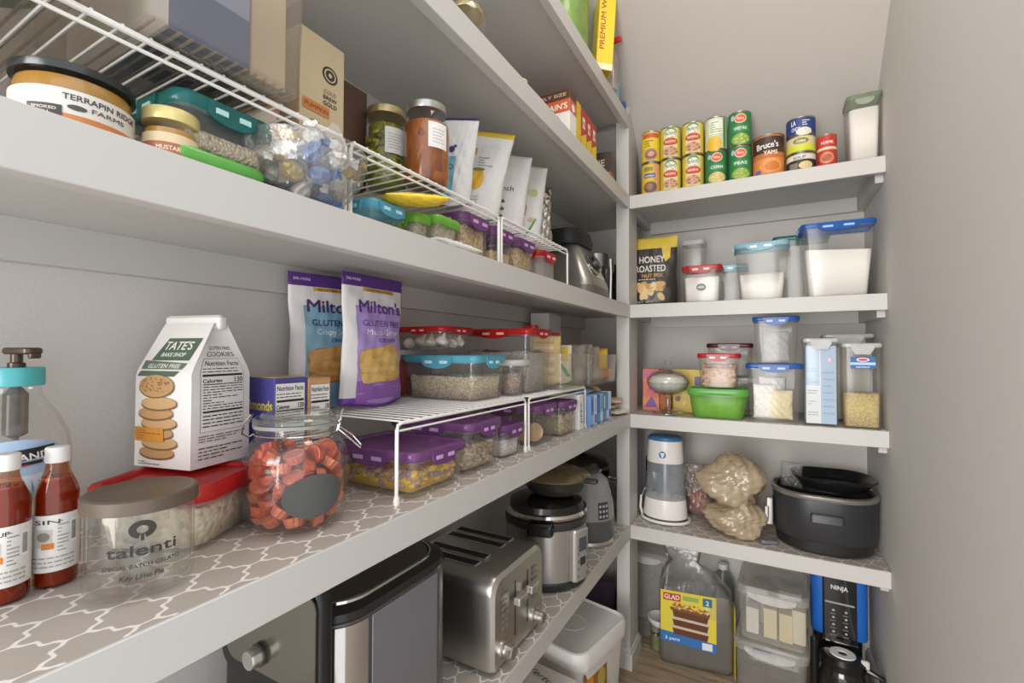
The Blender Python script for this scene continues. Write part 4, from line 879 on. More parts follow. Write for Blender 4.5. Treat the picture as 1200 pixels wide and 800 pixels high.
# --- bin bags on the lined rack
def open_bin(name, lab, x, y, z, w, d, h, rz=0, mat=None, lip=.006, taper=.06):
    t = T(name, lab, 'bin', (x, y, z+ZF), rz, 'clear open storage bins'); k = 1-taper
    b = MB().loft([rr(w*k-.008, d*k-.008, .008, 0), rr(w*k, d*k, .008, .004), rr(w, d, .010, h-.003), rr(w+lip, d+lip, .012, h-.003), rr(w+lip, d+lip, .012, h), rr(w-.004, d-.004, .009, h), rr(w*k-.005, d*k-.005, .006, .006)], True, True)
    build('tray', b, mat or PLAST, t); return t
open_bin('clear_bin', 'clear bin holding cracker bags on the far wire rack', -.090, 1.095, zR, .135, .165, .086)
open_bin('clear_bin', 'clear bin of clear and orange pouches nearest the corner post', -.090, 1.330, ZB+.1075, .135, .250, .086)
r, mp = pouch('cracker_bag', 'yellow cracker sleeve bag with dark red clip in the clear bin', 'bag', -.090, 1.060, zR+.008, .080, .128, .045, RD(35), '#d9c389', .02, 21, mat=solid('#d6c08a', .3, noise=.2, ns=60, bump=.4)); build('bag_clip', MB().rbox(.074, .010, .118, .127, .002, .001), solid('#7c1a20', .35), r, label='dark red bag clip')
P = Print(mp, div=.005)
for i in range(7): P.rect(.008, .020+i*.013, .060, .026+i*.013, ('#cfa963', '#e6d9b4')[i % 2])
P.done('front_print', r)
r, mp = pouch('snack_pouch', 'yellow and green pouch right of the clipped cracker bag', 'pouch', -.078, 1.135, zR+.008, .055, .096, .03, RD(40), '#dfd9c4', .02, 22); P = Print(mp); P.rect(.010, .055, .045, .090, '#e0c53c'); P.poly([(.004, .060), (.012, .062), (.050, .016), (.040, .012)], '#4fa46b'); P.done('front_print', r)
for i, (yy, c_, lb, hh) in enumerate(((1.240, '#d8d3ca', 'first crinkled clear snack bag in the far clear bin', .100), (1.305, '#cdbfb2', 'second crinkled clear snack bag in the far clear bin', .104), (1.365, '#d9d2c6', 'third crinkled clear snack bag in the far clear bin', .098))):
    pouch('snack_bag', lb, 'bag', -.085, yy, ZB+.116, .066, hh, .035, RD(38), c_, .02, 24+i, mat=clear('#e6e2da', c_, .55, .15, 1.4, bump=1, bs=60), crease=.004)
r, mp = pouch('snack_pouch', 'orange yellow pouch at far end of the clear bin', 'pouch', -.078, 1.430, ZB+.116, .062, .092, .03, RD(30), '#d79a2c', .02, 28); P = Print(mp); P.rect(.03, .03, .06, .085, '#e4bb3e'); P.rect(.004, .0, .076, .028, '#c98f4a'); P.done('front_print', r)
for i in range(3): pouch('small_packet', ('blue crumpled', 'brown granola', 'pale beige')[i]+' packet on top of the blue drink boxes', 'packet', -.070, 1.235+i*.058, ZB+.086, .050, .055, .014, 0, ('#6fa3cc', '#8f6b42', '#cbbca6')[i], 0, 31+i, stand=False)[0].rotation_euler = (RD(-86), 0, RD(12*i))
for i, (px, py, pz) in enumerate(((-.045, 1.445, 0), (-.060, 1.440, .018), (-.035, 1.435, .036))):
    pouch('small_packet', ('bottom', 'middle', 'top')[i]+' beige packet of small pile against the corner post', 'packet', px, py, ZB+.008+pz, .062, .075, .016, 0, ('#d9d4c6', '#cfc0a8', '#b89f8a')[i], 0, 41+i, stand=False)[0].rotation_euler = (RD(-88), 0, RD(-15+14*i))
b = MB().rbox(.085, .003, 0, .062, .0012, .0008, n=1)
t = build('white_card', b, solid('#c9c6c1', .6), None, (-.255, 1.300, 1.084), RD(40)); tag(t, 'plain white card standing on the tall red box by the wall cleat', 'card'); t.location = (-.262, 1.215, ZB+HB+.0055)
bpy.data.objects.remove(t)
t = T('white_box', 'tall plain white box behind the clear cracker bin', 'box', (-.238, 1.385, ZB+.001), RD(8)); build('box', MB().rbox(.060, .14, 0, .322, .001, .0008, n=1), solid('#cbc8c3', .55, noise=.02), t)

# ================================================================ cans on the top back shelf
CANM = solid('#b5aca0', .3, .9)
def can(lab, x, y, z, R, H, prints, ang=None, body='#d8c23c', group='stacked food cans'):
    t = T('food_can', lab, 'can', (x, y, z), 0, group)
    build('can_body', MB().lathe([(.0005, .0015), (R-.004, .0015), (R-.003, 0), (R, .0008), (R, .003), (R-.0008, .004), (R-.0008, H-.004), (R, H-.003), (R, H-.0008), (R-.003, H), (R-.004, H-.002), (.0005, H-.002)], 28), CANM, t)
    a = face(x, y) if ang is None else ang; P = Print(cylmap(R-.0006, a), div=.004, st=.00012); w = pi*R*.99
    P.rect(-w, .0045, w, H-.0045, body); prints(P, R, H); P.done('paper_label', t); return t
def pr_yellow(P, R, H): P.rect(-.028, H*.78, .028, H*.92, '#c4582e'); P.lines(-.020, H*.48, .020, H*.72, 3, '#6b5a1e', .4); P.ell(0, H*.25, .022, H*.2, '#b98a74', 18); P.ell(0, H*.25, .017, H*.15, '#8f5a4a', 18); P.ell(0, H*.27, .012, H*.08, '#c9a08a', 14)
def pr_brown(P, R, H): P.rect(.010, .006, .028, H-.006, '#cf9a6a'); P.rect(-.022, H*.52, .014, H*.66, '#3f5f9a'); P.text('RANCH', -.004, H*.55, .006, '#e6e2d6', width=.028); P.ell(-.002, H*.22, .022, H*.18, '#6f5748', 16); P.ell(-.006, H*.24, .012, H*.10, '#9a6f58', 12); P.rect(-.022, H*.74, .006, H*.86, '#8a8a3c')
def pr_beans(P, R, H): P.rect(-.022, .006, .022, H-.006, '#dcd29a'); P.ell(0, H*.80, .020, H*.16, '#5f8f4c', 18); P.ell(0, H*.77, .018, H*.13, '#e0dcc9', 18); P.text("BUSH'S", 0, H*.73, .009, '#5a6b4c', width=.030); P.ell(0, H*.52, .023, H*.12, '#c04a34', 22); P.text('BEANS', 0, H*.49, .007, '#ead9bd', width=.032); _spots(P, 0, H*.22, .023, H*.15, ('#a8745a', '#c99a7c', '#8a5a46'))
def _spots(P, u, v, ru, rv, cs):
    P.ell(u, v, ru, rv, cs[1], 18); P.hold = True
    for i in range(16):
        r_ = random.Random(i); a = r_.uniform(0, 6.3); q = r_.uniform(.1, .85); P.ell(u+ru*q*cos(a), v+rv*q*sin(a), .0042, .0028, cs[i % len(cs)], 7)
    P.hold = False; P.k += 1
def pr_green(c2, c3, w1='PEAS'):
    def f(P, R, H): P.ell(.002, H*.78, .017, H*.14, '#e0b8a0', 18); P.ell(.002, H*.78, .014, H*.11, '#d2603c', 18); P.text('FRESH', .002, H*.755, .0045, '#f0e6d6', width=.018); P.ell(-.020, H*.82, .006, H*.08, '#aab8c9', 12); P.rect(-.022, H*.40, .024, H*.58, '#3f8456'); P.text(w1, .002, H*.45, .0085, '#dfe8d4', width=.034); _spots(P, .002, H*.18, .026, H*.16, (c2, c3, c2))
    return f
def pr_pale(P, R, H): P.rect(-.020, H*.48, .020, H*.9, '#dfe0cc'); P.lines(-.016, H*.5, .016, H*.85, 5, '#7d8a6a', .4); P.ell(-.006, H*.18, .024, H*.22, '#dfb43c', 18); P.rect(.021, .006, .030, H-.006, '#4f8a4c')
def pr_bruce(P, R, H): P.rect(-.05, H*.55, .05, H*.93, '#43302a'); P.text("Bruce's", -.002, H*.66, .0175, '#e8e2d6', width=.058, ang=.08); P.text('YAMS', .006, H*.50, .012, '#f0d8b8', width=.036); P.rect(-.05, .006, .05, H*.42, '#d58448'); P.ell(.006, H*.24, .030, H*.17, '#e0954f', 20); P.ell(.010, H*.22, .020, H*.11, '#cc7434', 18); P.rect(-.036, .008, -.020, H*.16, '#4f6aa8')
def pr_navy(P, R, H): P.text('LA', -.018, H*.55, .014, '#dfdde6', width=.012); P.text('CHOY', -.012, H*.24, .010, '#dfdde6', width=.022); P.lines(.004, H*.45, .030, H*.8, 3, '#cdd2e0', .5); P.ell(.008, H*.16, .020, H*.22, '#dcd6c6', 16)
def pr_lime(P, R, H): P.rect(-.05, .005, .05, H*.45, '#c9cf3c'); P.ell(0, H*.66, .020, H*.18, '#8c7f4c', 16); P.text('CORN', 0, H*.58, .006, '#efe9cf', width=.022)
def pr_black(P, R, H): P.rect(-.05, H*.62, .05, H*.92, '#d8d2bd'); P.text('SOUP', -.004, H*.66, .008, '#3e4a86', width=.03); P.ell(.012, H*.28, .018, H*.22, '#d2bd86', 16); P.rect(-.030, H*.12, -.008, H*.45, '#7d7668')
def pr_red(P, R, H): P.text('HORMEL', .002, H*.70, .0075, '#efe0d2', width=.030); P.rect(-.04, H*.52, .04, H*.60, '#dcc6a4'); P.ell(0, H*.28, .017, H*.17, '#c98a68', 16); P.ell(0, H*.28, .012, H*.11, '#a8503a', 14)
cy = YS+.012+.032; HC = .103; zc0 = ZT2+.001
spec = [(.060, .0300, ((pr_brown, '#d9b23c', 'lower tan and blue labelled can nearest the corner post'), (pr_yellow, '#dcc22f', 'upper yellow labelled can nearest the corner post'))),
        (.1225, .0322, ((pr_beans, '#c9b94a', 'lower can in left stack of red oval bean cans'), (pr_beans, '#c9b94a', 'upper can in left stack of red oval bean cans'))),
        (.1910, .0322, ((pr_beans, '#d2bd42', 'lower can in right stack of red oval bean cans'), (pr_beans, '#d2bd42', 'upper can in right stack of red oval bean cans'))),
        (.2585, .0315, ((pr_green('#d9c98c', '#c9b470', 'CORN'), '#2f7a42', 'green can with corn picture under the pale fruit can'), (pr_pale, '#c4cfae', 'pale green fruit can on top of a green can'))),
        (.3250, .0318, ((pr_green('#a8bc5a', '#8aa646', 'PEAS'), '#2f7a42', 'lower green pea can of the tallest looking stack'), (pr_green('#b4c766', '#8aa646', 'SWEET PEAS'), '#2f7a42', 'upper green pea can of the tallest looking stack')))]
for x_, R_, two in spec:
    for i, (pf, bc, lb) in enumerate(two): can(lb, x_, cy, zc0+i*(HC+.0008), R_, HC, pf, None, bc)
can('wide orange and brown yam can in the middle of the shelf', .4005, cy+.012, zc0, .0425, .122, pr_bruce, None, '#b9703c')
for i, (pf, bc, hh, lb) in enumerate(((pr_black, '#35302c', .050, 'low black soup can at bottom of the three can stack'), (pr_lime, '#cfc88f', .050, 'low yellow green can in middle of the three can stack'), (pr_navy, '#2f3f7c', .052, 'navy blue can topmost of the three can stack'))): can(lb, .4825, cy+.006, zc0+sum((.0508, .0508)[:i]), .0365, hh, pf, None, bc)
can('small red can with cream band right of the navy can', .5440, cy, zc0, .0235, .093, pr_red, None, '#b9382c')
t = T('flour_canister', 'tall clear canister of white flour at right end of the can shelf', 'canister', (.6265, YS+.062, ZT2+.001))
build('body', MB().loft([rr(.058, .080, .012, 0), rr(.066, .086, .012, .004), rr(.076, .090, .012, .175)], True, False), PLAST, t)
build('lid', MB().loft([rr(.078, .092, .012, .170), rr(.079, .093, .012, .173), rr(.079, .093, .012, .181), rr(.070, .084, .010, .181), rr(.068, .082, .010, .174)], False, True), clear('#b8c8ae', '#aebda6', .45, .2, .8), t)
P = Print(boxmap(.079, .089, 0, 'f')); P.ell(.040, .166, .021, .014, clear('#cfd8c6', '#c9d2bf', .7, .2, .8), 18); P.done('lid_tab', t)
fill('white_flour', 'white flour filling the tall canister by the cans', 'flour', .6265, YS+.062, ZT2+.001, .066, .080, .140, 0, solid('#eae6e0', .8, noise=.02, bump=.3), taper=.12, bump=.001, seed=81)

# ================================================================ more on the back shelves
PK = lambda c: clear('#efece6', c, .7, .2, 1.2, bump=1, bs=50)
for i, (px, py, pz, w_, h_, r_, c_) in enumerate(((.385, 1.590, .006, .060, .100, 10, '#e4e0d8'), (.425, 1.585, .006, .065, .085, -12, '#e0d3a6'), (.405, 1.612, .010, .070, .118, 4, '#d9d6d0'))):
    pouch('wrapped_packet', ('left white', 'right yellowish', 'rear white')[i]+' crinkled packet inside lower blue lidded box', 'packet', px, py, ZB+pz, w_, h_, .022, RD(r_), c_, 0, 60+i, mat=solid(c_, .35, noise=.12, bump=.8, bs=50), crease=.004, stand=False)
pouch('wrapped_packet', 'thin pale packet inside upper blue lidded box', 'packet', .415, 1.590, ZB+.174, .07, .09, .02, 0, '#dcdbd9', 0, 66, mat=PK('#dcdbd9'), crease=.003, stand=False)
# tea/cereal boxes behind the dish
def small_print(P, w, h, cs):
    rn = random.Random(len(cs)*7+int(w*1000))
    for i in range(9): P.ell(w*rn.uniform(.15, .85), h*rn.uniform(.12, .85), w*rn.uniform(.06, .16), h*rn.uniform(.05, .12), cs[i % len(cs)], 12, rot=rn.uniform(0, 3))
t = carton('snack_box', 'pink and orange box at far left behind the glass candy dish', 'box', .040, 1.668, ZB+.001, .055, .05, .142, 0, '#d8795c')
P = Print(F_(.055, .05)); P.rect(.0, .0, .055, .045, '#e58a60'); P.rect(0, .11, .055, .138, '#c86a86'); P.poly([(.004, .01), (.03, .05), (.05, .012)], '#8358a0'); P.poly([(.01, .06), (.03, .1), (.045, .06)], '#d85a8a'); P.done('front_print', t)
t = carton('snack_box', 'orange brown box between pink box and yellow box', 'box', .0885, 1.668, ZB+.001, .038, .05, .140, 0, '#b5622e'); P = Print(F_(.038, .05)); small_print(P, .038, .1, ('#d98a34', '#8e3a22', '#e2b24a')); P.done('front_print', t)
t = carton('snack_box', 'mustard yellow cereal box behind the glass candy dish', 'box', .159, 1.668, ZB+.001, .095, .05, .143, 0, '#cbb24a'); P = Print(F_(.095, .05)); small_print(P, .095, .085, ('#c9a08a', '#8e4a5a', '#d8c27c', '#6f5a3a')); P.rect(.07, .09, .09, .12, '#6b5a8a'); P.done('front_print', t)
# cracker box inside its clear keeper
def keeper(lab, x, y, z, w, d, h, lidc=L_WHITE, rz=0):
    t = T('food_keeper', lab, 'food box', (x, y, z+ZF), rz, 'tall clear keepers with flip lids')
    build('body', MB().loft([rr(w*.90, d*.9, .008, 0), rr(w*.93, d*.93, .010, .004), rr(w-.004, d-.004, .010, h-.012)], True, False), PLAST, t)
    build('lid', MB().rbox(w, d, h-.012, h, .011, .003), lidc, t)
    b = MB(); pts = [(-w*.30, h-.004), (-w*.28, h-.016), (-w*.18, h-.030), (w*.18, h-.030), (w*.28, h-.016), (w*.30, h-.004)]; n = len(pts)
    b.add([(u, -d/2-.001, v) for u, v in pts]+[(u, -d/2-.005, v) for u, v in pts], [tuple(range(n)), tuple(range(2*n-1, n-1, -1))]+[(i, n+i, n+(i+1) % n, (i+1) % n) for i in range(n)])
    build('lid_clip', b, lidc, t); return t
keeper('clear keeper around the tall pale blue cracker box', .5225, 1.583, ZB+.001, .084, .105, .240)
t = carton('cracker_box', 'tall pale blue cracker box standing in its clear keeper', 'box', .5225, 1.583, ZB+.006, .070, .085, .214, 0, '#bcd0e4')
P = Print(F_(.070, .085)); P.rect(.0, .0, .032, .105, '#dfe4e8'); P.rect(.0, .105, .032, .214, '#aac6e0'); P.rect(.032, 0, .0345, .214, '#e9edf0'); P.rect(.0345, 0, .070, .214, '#a9c2de')
for i in range(5): P.lines(.004, .02+.03*i, .028, .034+.03*i, 2, '#8ea6bd', .35, i)
P.ell(.055, .175, .0055, .010, '#d9a0a8', 14); P.ell(.055, .175, .004, .0075, '#c9d6e6', 12); P.lines(.040, .02, .066, .15, 7, '#8fabc9', .25, 9); P.done('front_print', t)
keeper('clear keeper behind, between cracker box and rice keeper', .600, 1.705, ZB+.001, .125, .09, .255)
t = carton('snack_box', 'grey box inside the rear clear keeper', 'box', .600, 1.705, ZB+.006, .10, .07, .21, 0, '#b9b4ad')
keeper('clear keeper of yellow rice nearest the right wall', .6145, 1.5765, ZB+.001, .088, .088, .226)
kk = [o for o in bpy.data.objects if o.get('label') == 'clear keeper of yellow rice nearest the right wall'][0]
P = Print(boxmap(.088, .088, 0)); P.rect(.018, .158, .072, .190, '#2d5f9a'); P.rect(.018, .168, .072, .175, '#a8cbe4'); P.ell(.045, .182, .014, .0055, '#e6e2e2', 16); P.ell(.045, .182, .011, .0038, '#c9475a', 14); P.text('AIRTIGHT', .045, .1605, .004, '#dfe8f2', width=.03); P.done('brand_sticker', kk, 'blue rectangular sticker')
fill('yellow_rice', 'yellow rice grains in the keeper by the right wall', 'rice', .6145, 1.5765, ZB+.001, .076, .076, .088, 0, grain('#d8c078', '#e6d496', '#c7ab5e', 330, 1), bump=.002, seed=91, taper=.04)

# ================================================================ fourth back shelf
t = T('water_pitcher', 'white water filter pitcher with blue lid by the corner post', 'pitcher', (.090, 1.625, ZC+.002))
WP2 = solid('#e6e3de', .3, noise=.02)
build('base', MB().lathe([(.0005, .012), (.064, .012), (.070, .016), (.071, .020), (.067, .060), (.0645, .075), (.0005, .075)], 36, sy=.8), WP2, t)
build('stand_ring', MB().tube([(.076*cos(a), .060*sin(a), .006) for a in [2*pi*i/32 for i in range(32)]], .005, 8, closed=True).tube([(-.074, -.004, .006), (-.082, -.004, .03), (-.080, 0, .07), (-.066, 0, .095)], .004, 8), WP2, t)
build('tank', MB().lathe([(.0645, .075), (.0575, .195)], 36, sy=.8), clear('#eef2f4', '#e2e8ec', .30, .15, 1), t)
build('filter_cone', MB().lathe([(.002, .105), (.010, .125), (.024, .195)], 16), clear('#7f99b4', '#6e8aa8', .7, .2, .8), t, label='blue grey filter cone')
build('collar', MB().lathe([(.0578, .193), (.0590, .196), (.0550, .262), (.0545, .265), (.0005, .265)], 36, sy=.8), WP2, t)
build('lid', MB().lathe([(.0548, .2652), (.0555, .267), (.055, .274), (.050, .279), (.0005, .281)], 36, sy=.8), solid('#3d6f9e', .35), t, label='blue lid')
P = Print(lambda u, v, k: ((.0585+k)*sin(u/.0585), -(.0585+k)*.81*cos(u/.0585), v), div=.003); P.ell(0, .222, .0115, .0115, '#3f74a8', 22); P.poly([(-.007, .228), (-.003, .228), (0, .219), (.003, .228), (.007, .228), (.001, .212), (-.001, .212)], '#e9e9e9'); P.done('emblem', t, 'round blue emblem')
t = T('dark_flask', 'black appliance part half hidden behind the corner post', 'flask', (.028, 1.755, ZC+.002)); build('body', MB().lathe([(.0005, 0), (.030, 0), (.032, .01), (.032, .17), (.024, .19), (.024, .25), (.0005, .255)], 24), BLACK, t); build('band', MB().lathe([(.0325, .10), (.033, .104), (.033, .122), (.0325, .126)], 24), SILV, t)
# brown grocery-bag bundle: crumpled knotted plastic
BR2 = clear('#e6d8c0', '#dcc9aa', .80, .16, 1.9, bump=1, bs=55)
def bundle(parent, name, c, r, seed, mat, amp=.10, squ=(1, 1, 1)):
    rn = random.Random(seed); b = MB(); n, k = 80, 54; ph = [rn.uniform(0, 6) for _ in range(10)]; rings = []
    for j in range(k+1):
        a = -pi/2+pi*j/k; ring = []
        for i in range(n):
            q = 2*pi*i/n; x, y, z = cos(a)*cos(q), cos(a)*sin(q), sin(a)
            f = 1+amp*(.7*sin(3*x+4*z+ph[0])+.5*sin(5*y-3*z+ph[1])+.32*abs(sin(8*x+6*y+ph[2]))+.26*abs(sin(11*z-7*x+ph[3]))+.18*abs(sin(17*y+13*z+ph[4]))-.12*abs(sin(23*x-15*z+ph[5]))+.07*abs(sin(31*y+27*z+ph[6]))+.05*abs(sin(37*x-29*y+ph[7])))
            zz = r*z*f*squ[2]
            ring.append((c[0]+r*x*f*squ[0], c[1]+r*y*f*squ[1], max(c[2]+zz, 0)))
        rings.append(ring)
    b.loft(rings, True, True); return build(name, b, mat, parent, sharp=180)
t = T('plastic_bag_bundle', 'crumpled tan plastic bag bundle between pitcher and black cooker', 'bag', (.290, 1.625, ZC+.0025))
bundle(t, 'upper_bundle', (.0, 0, .150), .076, 5, BR2, .20, (1.08, .9, .90)); bundle(t, 'lower_bundle', (.012, -.030, .046), .062, 9, BR2, .20, (1.18, .85, .74))
build('knot', MB().loft([rr(.030, .02, .008, .03, 4, .07, -.045), rr(.018, .014, .006, .065, 4, .060, -.045), rr(.034, .02, .008, .10, 4, .030, -.052), rr(.012, .01, .004, .115, 4, .02, -.054)]), BR2, t)
r, mp = pouch('candy_bag', 'clear bag of red and brown candy behind the pitcher', 'bag', .178, 1.735, ZC, .10, .17, .06, RD(5), '#c9a89a', 0, 77, mat=clear('#f0e6e0', '#d9cdc6', .35, .12, 1.6, bump=1, bs=60), crease=.006)
o = lumps('small_candies', 'red and brown candies inside clear bag behind the pitcher', 'candy', .178, 1.735, ZC+.006, .07, .03, .085, 0, [solid('#b5452e', .3), solid('#6b4030', .35), solid('#d8cfc4', .4)], 90, .009, 12)
# black oval cooker with inset pan
t = T('black_cooker', 'large black oval roaster cooker on fourth back shelf', 'cooker', (.532, 1.655, ZC+.002))
CK = solid('#3a3b3d', .38, .35, noise=.06, ns=30); CK2 = solid('#222223', .4)
def ov(w, d, z, r=.10): return rr(w, d, min(r, d/2-.001), z, 9)
build('base', MB().loft([ov(.222, .205, 0), ov(.238, .220, .006), ov(.244, .226, .034)]), CK2, t)
build('body', MB().loft([ov(.244, .226, .034), ov(.252, .232, .040), ov(.256, .236, .150), ov(.254, .234, .158), ov(.236, .216, .158), ov(.225, .205, .12)], False, True), CK, t)
build('rim', MB().loft([ov(.258, .238, .150), ov(.262, .242, .154), ov(.262, .242, .162), ov(.250, .230, .165), ov(.246, .226, .160)], False, False), solid('#a9a8a5', .3, .8), t, label='silver rim')
build('front_handle', MB().rbox(.076, .016, .092, .116, .006, .003, cy=-.124), solid('#55565a', .3, .5), t)
build('side_latch', MB().rbox(.018, .030, .045, .125, .003, .002, cx=-.136, cy=-.04).rbox(.012, .040, .065, .10, .003, .002, cx=-.144, cy=-.04), solid('#a7a6a3', .3, .8), t)
t = T('griddle_pan', 'black rounded pan lying on top of the black cooker', 'pan', (.556, 1.650, ZC+.170), RD(4)); PN = solid('#17181a', .28, noise=.05)
def ov2(w, d, z): return rr(w, d, .07, z, 8)
build('pan', MB().loft([ov2(.150, .140, .0), ov2(.166, .154, .004), ov2(.190, .176, .026), ov2(.200, .186, .028), ov2(.204, .190, .032), ov2(.198, .184, .034), ov2(.184, .170, .030), ov2(.164, .150, .010), ov2(.150, .138, .008)]), PN, t)
build('rivet', MB().ball((.0, -.004, .0095), (.003, .003, .0015)), SILV, t)
r, mp = pouch('clear_wrap_bag', 'crumpled clear bag tucked between pan and cooker rim', 'bag', .455, 1.665, ZC+.150, .06, .075, .03, RD(-20), '#cccccc', 0, 82, mat=CLEARBAG, crease=.005, stand=False)
t = T('flat_packet', 'small dark and silver packet at the foot of the black cooker', 'packet', (.392, 1.575, ZC+.002), RD(20)); build('packet', MB().rbox(.05, .035, 0, .010, .008, .003), solid('#8c8790', .25, .5, noise=.3), t)

# ================================================================ appliances, lower left shelf
zz = ZC+.0015
# narrow steel fronted appliance at far left
t = T('countertop_cooker', 'narrow steel fronted cooker with round knob at lower left, cut by the frame', 'cooker', (-.1075, .351, zz))
SG = solid('#8f8a7e', .22, .9, noise=.04, ns=6)
build('housing', MB().loft([rr(.165, .022, .008, 0), rr(.172, .024, .010, .01), rr(.172, .024, .010, .290), rr(.160, .016, .006, .303)]), BLACK, t)
def plate(w0, w1, z0, z1, y, r, th, n=6):
    pts = []
    for cx_, cz_, a0 in ((w1-r, z0+r, -pi/2), (w1-r, z1-r, 0), (w0+r, z1-r, pi/2), (w0+r, z0+r, pi)):
        for i in range(n+1): a = a0+pi/2*i/n; pts.append((cx_+r*cos(a), cz_+r*sin(a)))
    m = len(pts); b = MB(); b.add([(u, y, v) for u, v in pts]+[(u, y-th, v) for u, v in pts], [tuple(range(m-1, -1, -1)), tuple(range(m, 2*m))]+[(i, (i+1) % m, m+(i+1) % m, m+i) for i in range(m)]); return b
build('front_frame', plate(-.086, .086, .178, .302, -.0120, .024, .002), BLACK, t)
build('front_panel', plate(-.074, .0855, .192, .300, -.0138, .018, .0015), SG, t)
M = Matrix.Translation((-.006, -.0152, .214)) @ Matrix.Rotation(pi/2, 4, 'X')
build('knob', MB().lathe([(.0005, 0), (.0105, 0), (.0110, .002), (.0110, .014), (.0100, .016), (.0005, .016)], 30).xf(M), solid('#cfcdc9', .25, .95, noise=.02), t, label='brushed silver knob')
build('knob_ring', MB().lathe([(.0105, 0), (.0130, 0), (.0130, .004), (.0105, .004)], 30).xf(M), DARK, t)
# tall air fryer
AX, AY, AW, AD, AH = -.150, .486, .236, .240, .256
t = T('air_fryer', 'tall dark air fryer with polished steel strip, left of the toaster', 'air fryer', (AX, AY, zz))
DG = solid('#5f5d5e', .30, .55, noise=.04, ns=10)
rf = lambda w, d, z: rr(w, d, .055, z, 8)
build('body', MB().loft([rf(AW-.03, AD-.03, 0), rf(AW-.01, AD-.01, .006), rf(AW, AD, .03), rf(AW, AD, AH-.016)]), DG, t)
build('top_rim', MB().loft([rf(AW+.001, AD+.001, AH-.016), rf(AW+.003, AD+.003, AH-.013), rf(AW-.002, AD-.002, AH-.006), rf(AW-.016, AD-.016, AH-.003), rf(AW-.030, AD-.030, AH-.002)]), solid('#302e2c', .25, .4), t, label='dark glossy rim')
build('top_plate', MB().loft([rf(AW-.030, AD-.030, AH-.0025), rf(AW-.034, AD-.034, AH+.001), rf(AW-.10, AD-.10, AH+.003)]), solid('#6b6258', .26, .85, noise=.05), t, label='bronze top plate')
build('trim_ring', MB().loft([rf(AW-.026, AD-.026, AH-.003), rf(AW-.027, AD-.027, AH+.0008), rf(AW-.0305, AD-.0305, AH+.0008)], False, False), CHROME, t)
def strip(u0, u1, z0, z1, k):       # follows the rounded front corner
    P0 = rf(AW+k, AD+k, 0)[0:9]; P0 = [(p[0], p[1]) for p in P0]; b = MB(); m = [p for i, p in enumerate(P0) if u0 <= i <= u1]
    b.add([(x, y, z0) for x, y in m]+[(x, y, z1) for x, y in m], [(i, i+1, len(m)+i+1, len(m)+i) for i in range(len(m)-1)]); return b
build('steel_strip', strip(0, 8, .02, AH-.020, .0016), solid('#b9b3ac', .10, 1, noise=.03), t, label='mirror polished steel corner strip')
build('side_panel', MB().rbox(.002, .128, .03, AH-.020, .0008, .0006, cx=AW/2+.0009, cy=.004, n=1), solid('#85838a', .30, .45, noise=.03), t)
# four-slot toaster
TX, TY, TW, TD, TH = -.125, .792, .215, .205, .168
t = T('toaster', 'brushed steel four slot toaster with two levers on lower left shelf', 'toaster', (TX, TY, zz))
ST = solid('#cbc8c2', .30, 1, noise=.08, ns=4, aniso=(1, 50, 1))
sec = []                       # rounded cross-section swept along x
def tsec(x, w, h, r):
    pts = []; n = 6
    for cy_, cz_, a0 in ((w/2-r, h-r, 0), (-w/2+r, h-r, pi/2)):
        for i in range(n+1): a = a0+pi/2*i/n; pts.append((x, cy_+r*cos(a), cz_+r*sin(a)))
    return [(x, w/2, .010)]+pts+[(x, -w/2, .010)]
b = MB(); b.loft([tsec(-TW/2+.008, TD-.012, TH-.006, .03)[::-1], tsec(-TW/2+.016, TD, TH, .03)[::-1], tsec(TW/2-.016, TD, TH, .03)[::-1], tsec(TW/2-.006, TD-.004, TH-.003, .03)[::-1], tsec(TW/2, TD-.016, TH-.010, .026)[::-1]]); build('shell', b, ST, t, sharp=30)
build('base', MB().rbox(TW-.03, TD-.03, 0, .011, .02, .003), BLACK, t)
for i, sy_ in enumerate((-.062, -.030, .030, .062)):
    build('slot', MB().box(-.080, .050, sy_-.0085, sy_+.0085, TH-.002, TH+.0006), solid('#1f1c18', .6), t, label='dark bread slot')
    build('slot_rim', MB().tube([(-.081, sy_-.010, TH+.0008), (.051, sy_-.010, TH+.0008), (.051, sy_+.010, TH+.0008), (-.081, sy_+.010, TH+.0008)], .0014, 5, closed=True), CHROME, t)
fx = TW/2
for sy_ in (-.022, .028):
    build('lever_slot', MB().box(fx-.001, fx+.0008, sy_-.0014, sy_+.0014, .035, .135), BLACK, t)
    build('lever', MB().rbox(.014, .034, .098, .112, .003, .002, cx=fx+.012, cy=sy_), solid('#cfccc6', .25, .9), t)
for sy_ in (-.062, .062):
    M = Matrix.Translation((fx, sy_, .030)) @ Matrix.Rotation(pi/2, 4, 'Y')
    build('knob', MB().lathe([(.0175, 0), (.0178, .003), (.0125, .004), (.0120, .018), (.0100, .020), (.0005, .020)], 24).xf(M), solid('#c2bfb9', .25, .95), t)
P = Print(lambda u, v, k: (fx+.0003+k, -TD/2+u, v), div=.01)
for uu in (.028, .150):
    for i in range(6): P.rect(uu, .068+i*.0115, uu+.012, .074+i*.0115, '#7d7b78'); P.rect(uu+.016, .068+i*.0115, uu+.024, .072+i*.0115, '#8f8c88')
P.lines(.066, .020, .090, .034, 3, '#7b7874', .3); P.lines(.115, .050, .140, .066, 4, '#7b7874', .3); P.done('control_print', t)
P = Print(boxmap(TW, TD, TH, 't'), div=.01); P.poly([(.150, .06), (.165, .055), (.172, .062), (.165, .07), (.152, .072)], '#8d8982'); P.done('top_stamp', t)
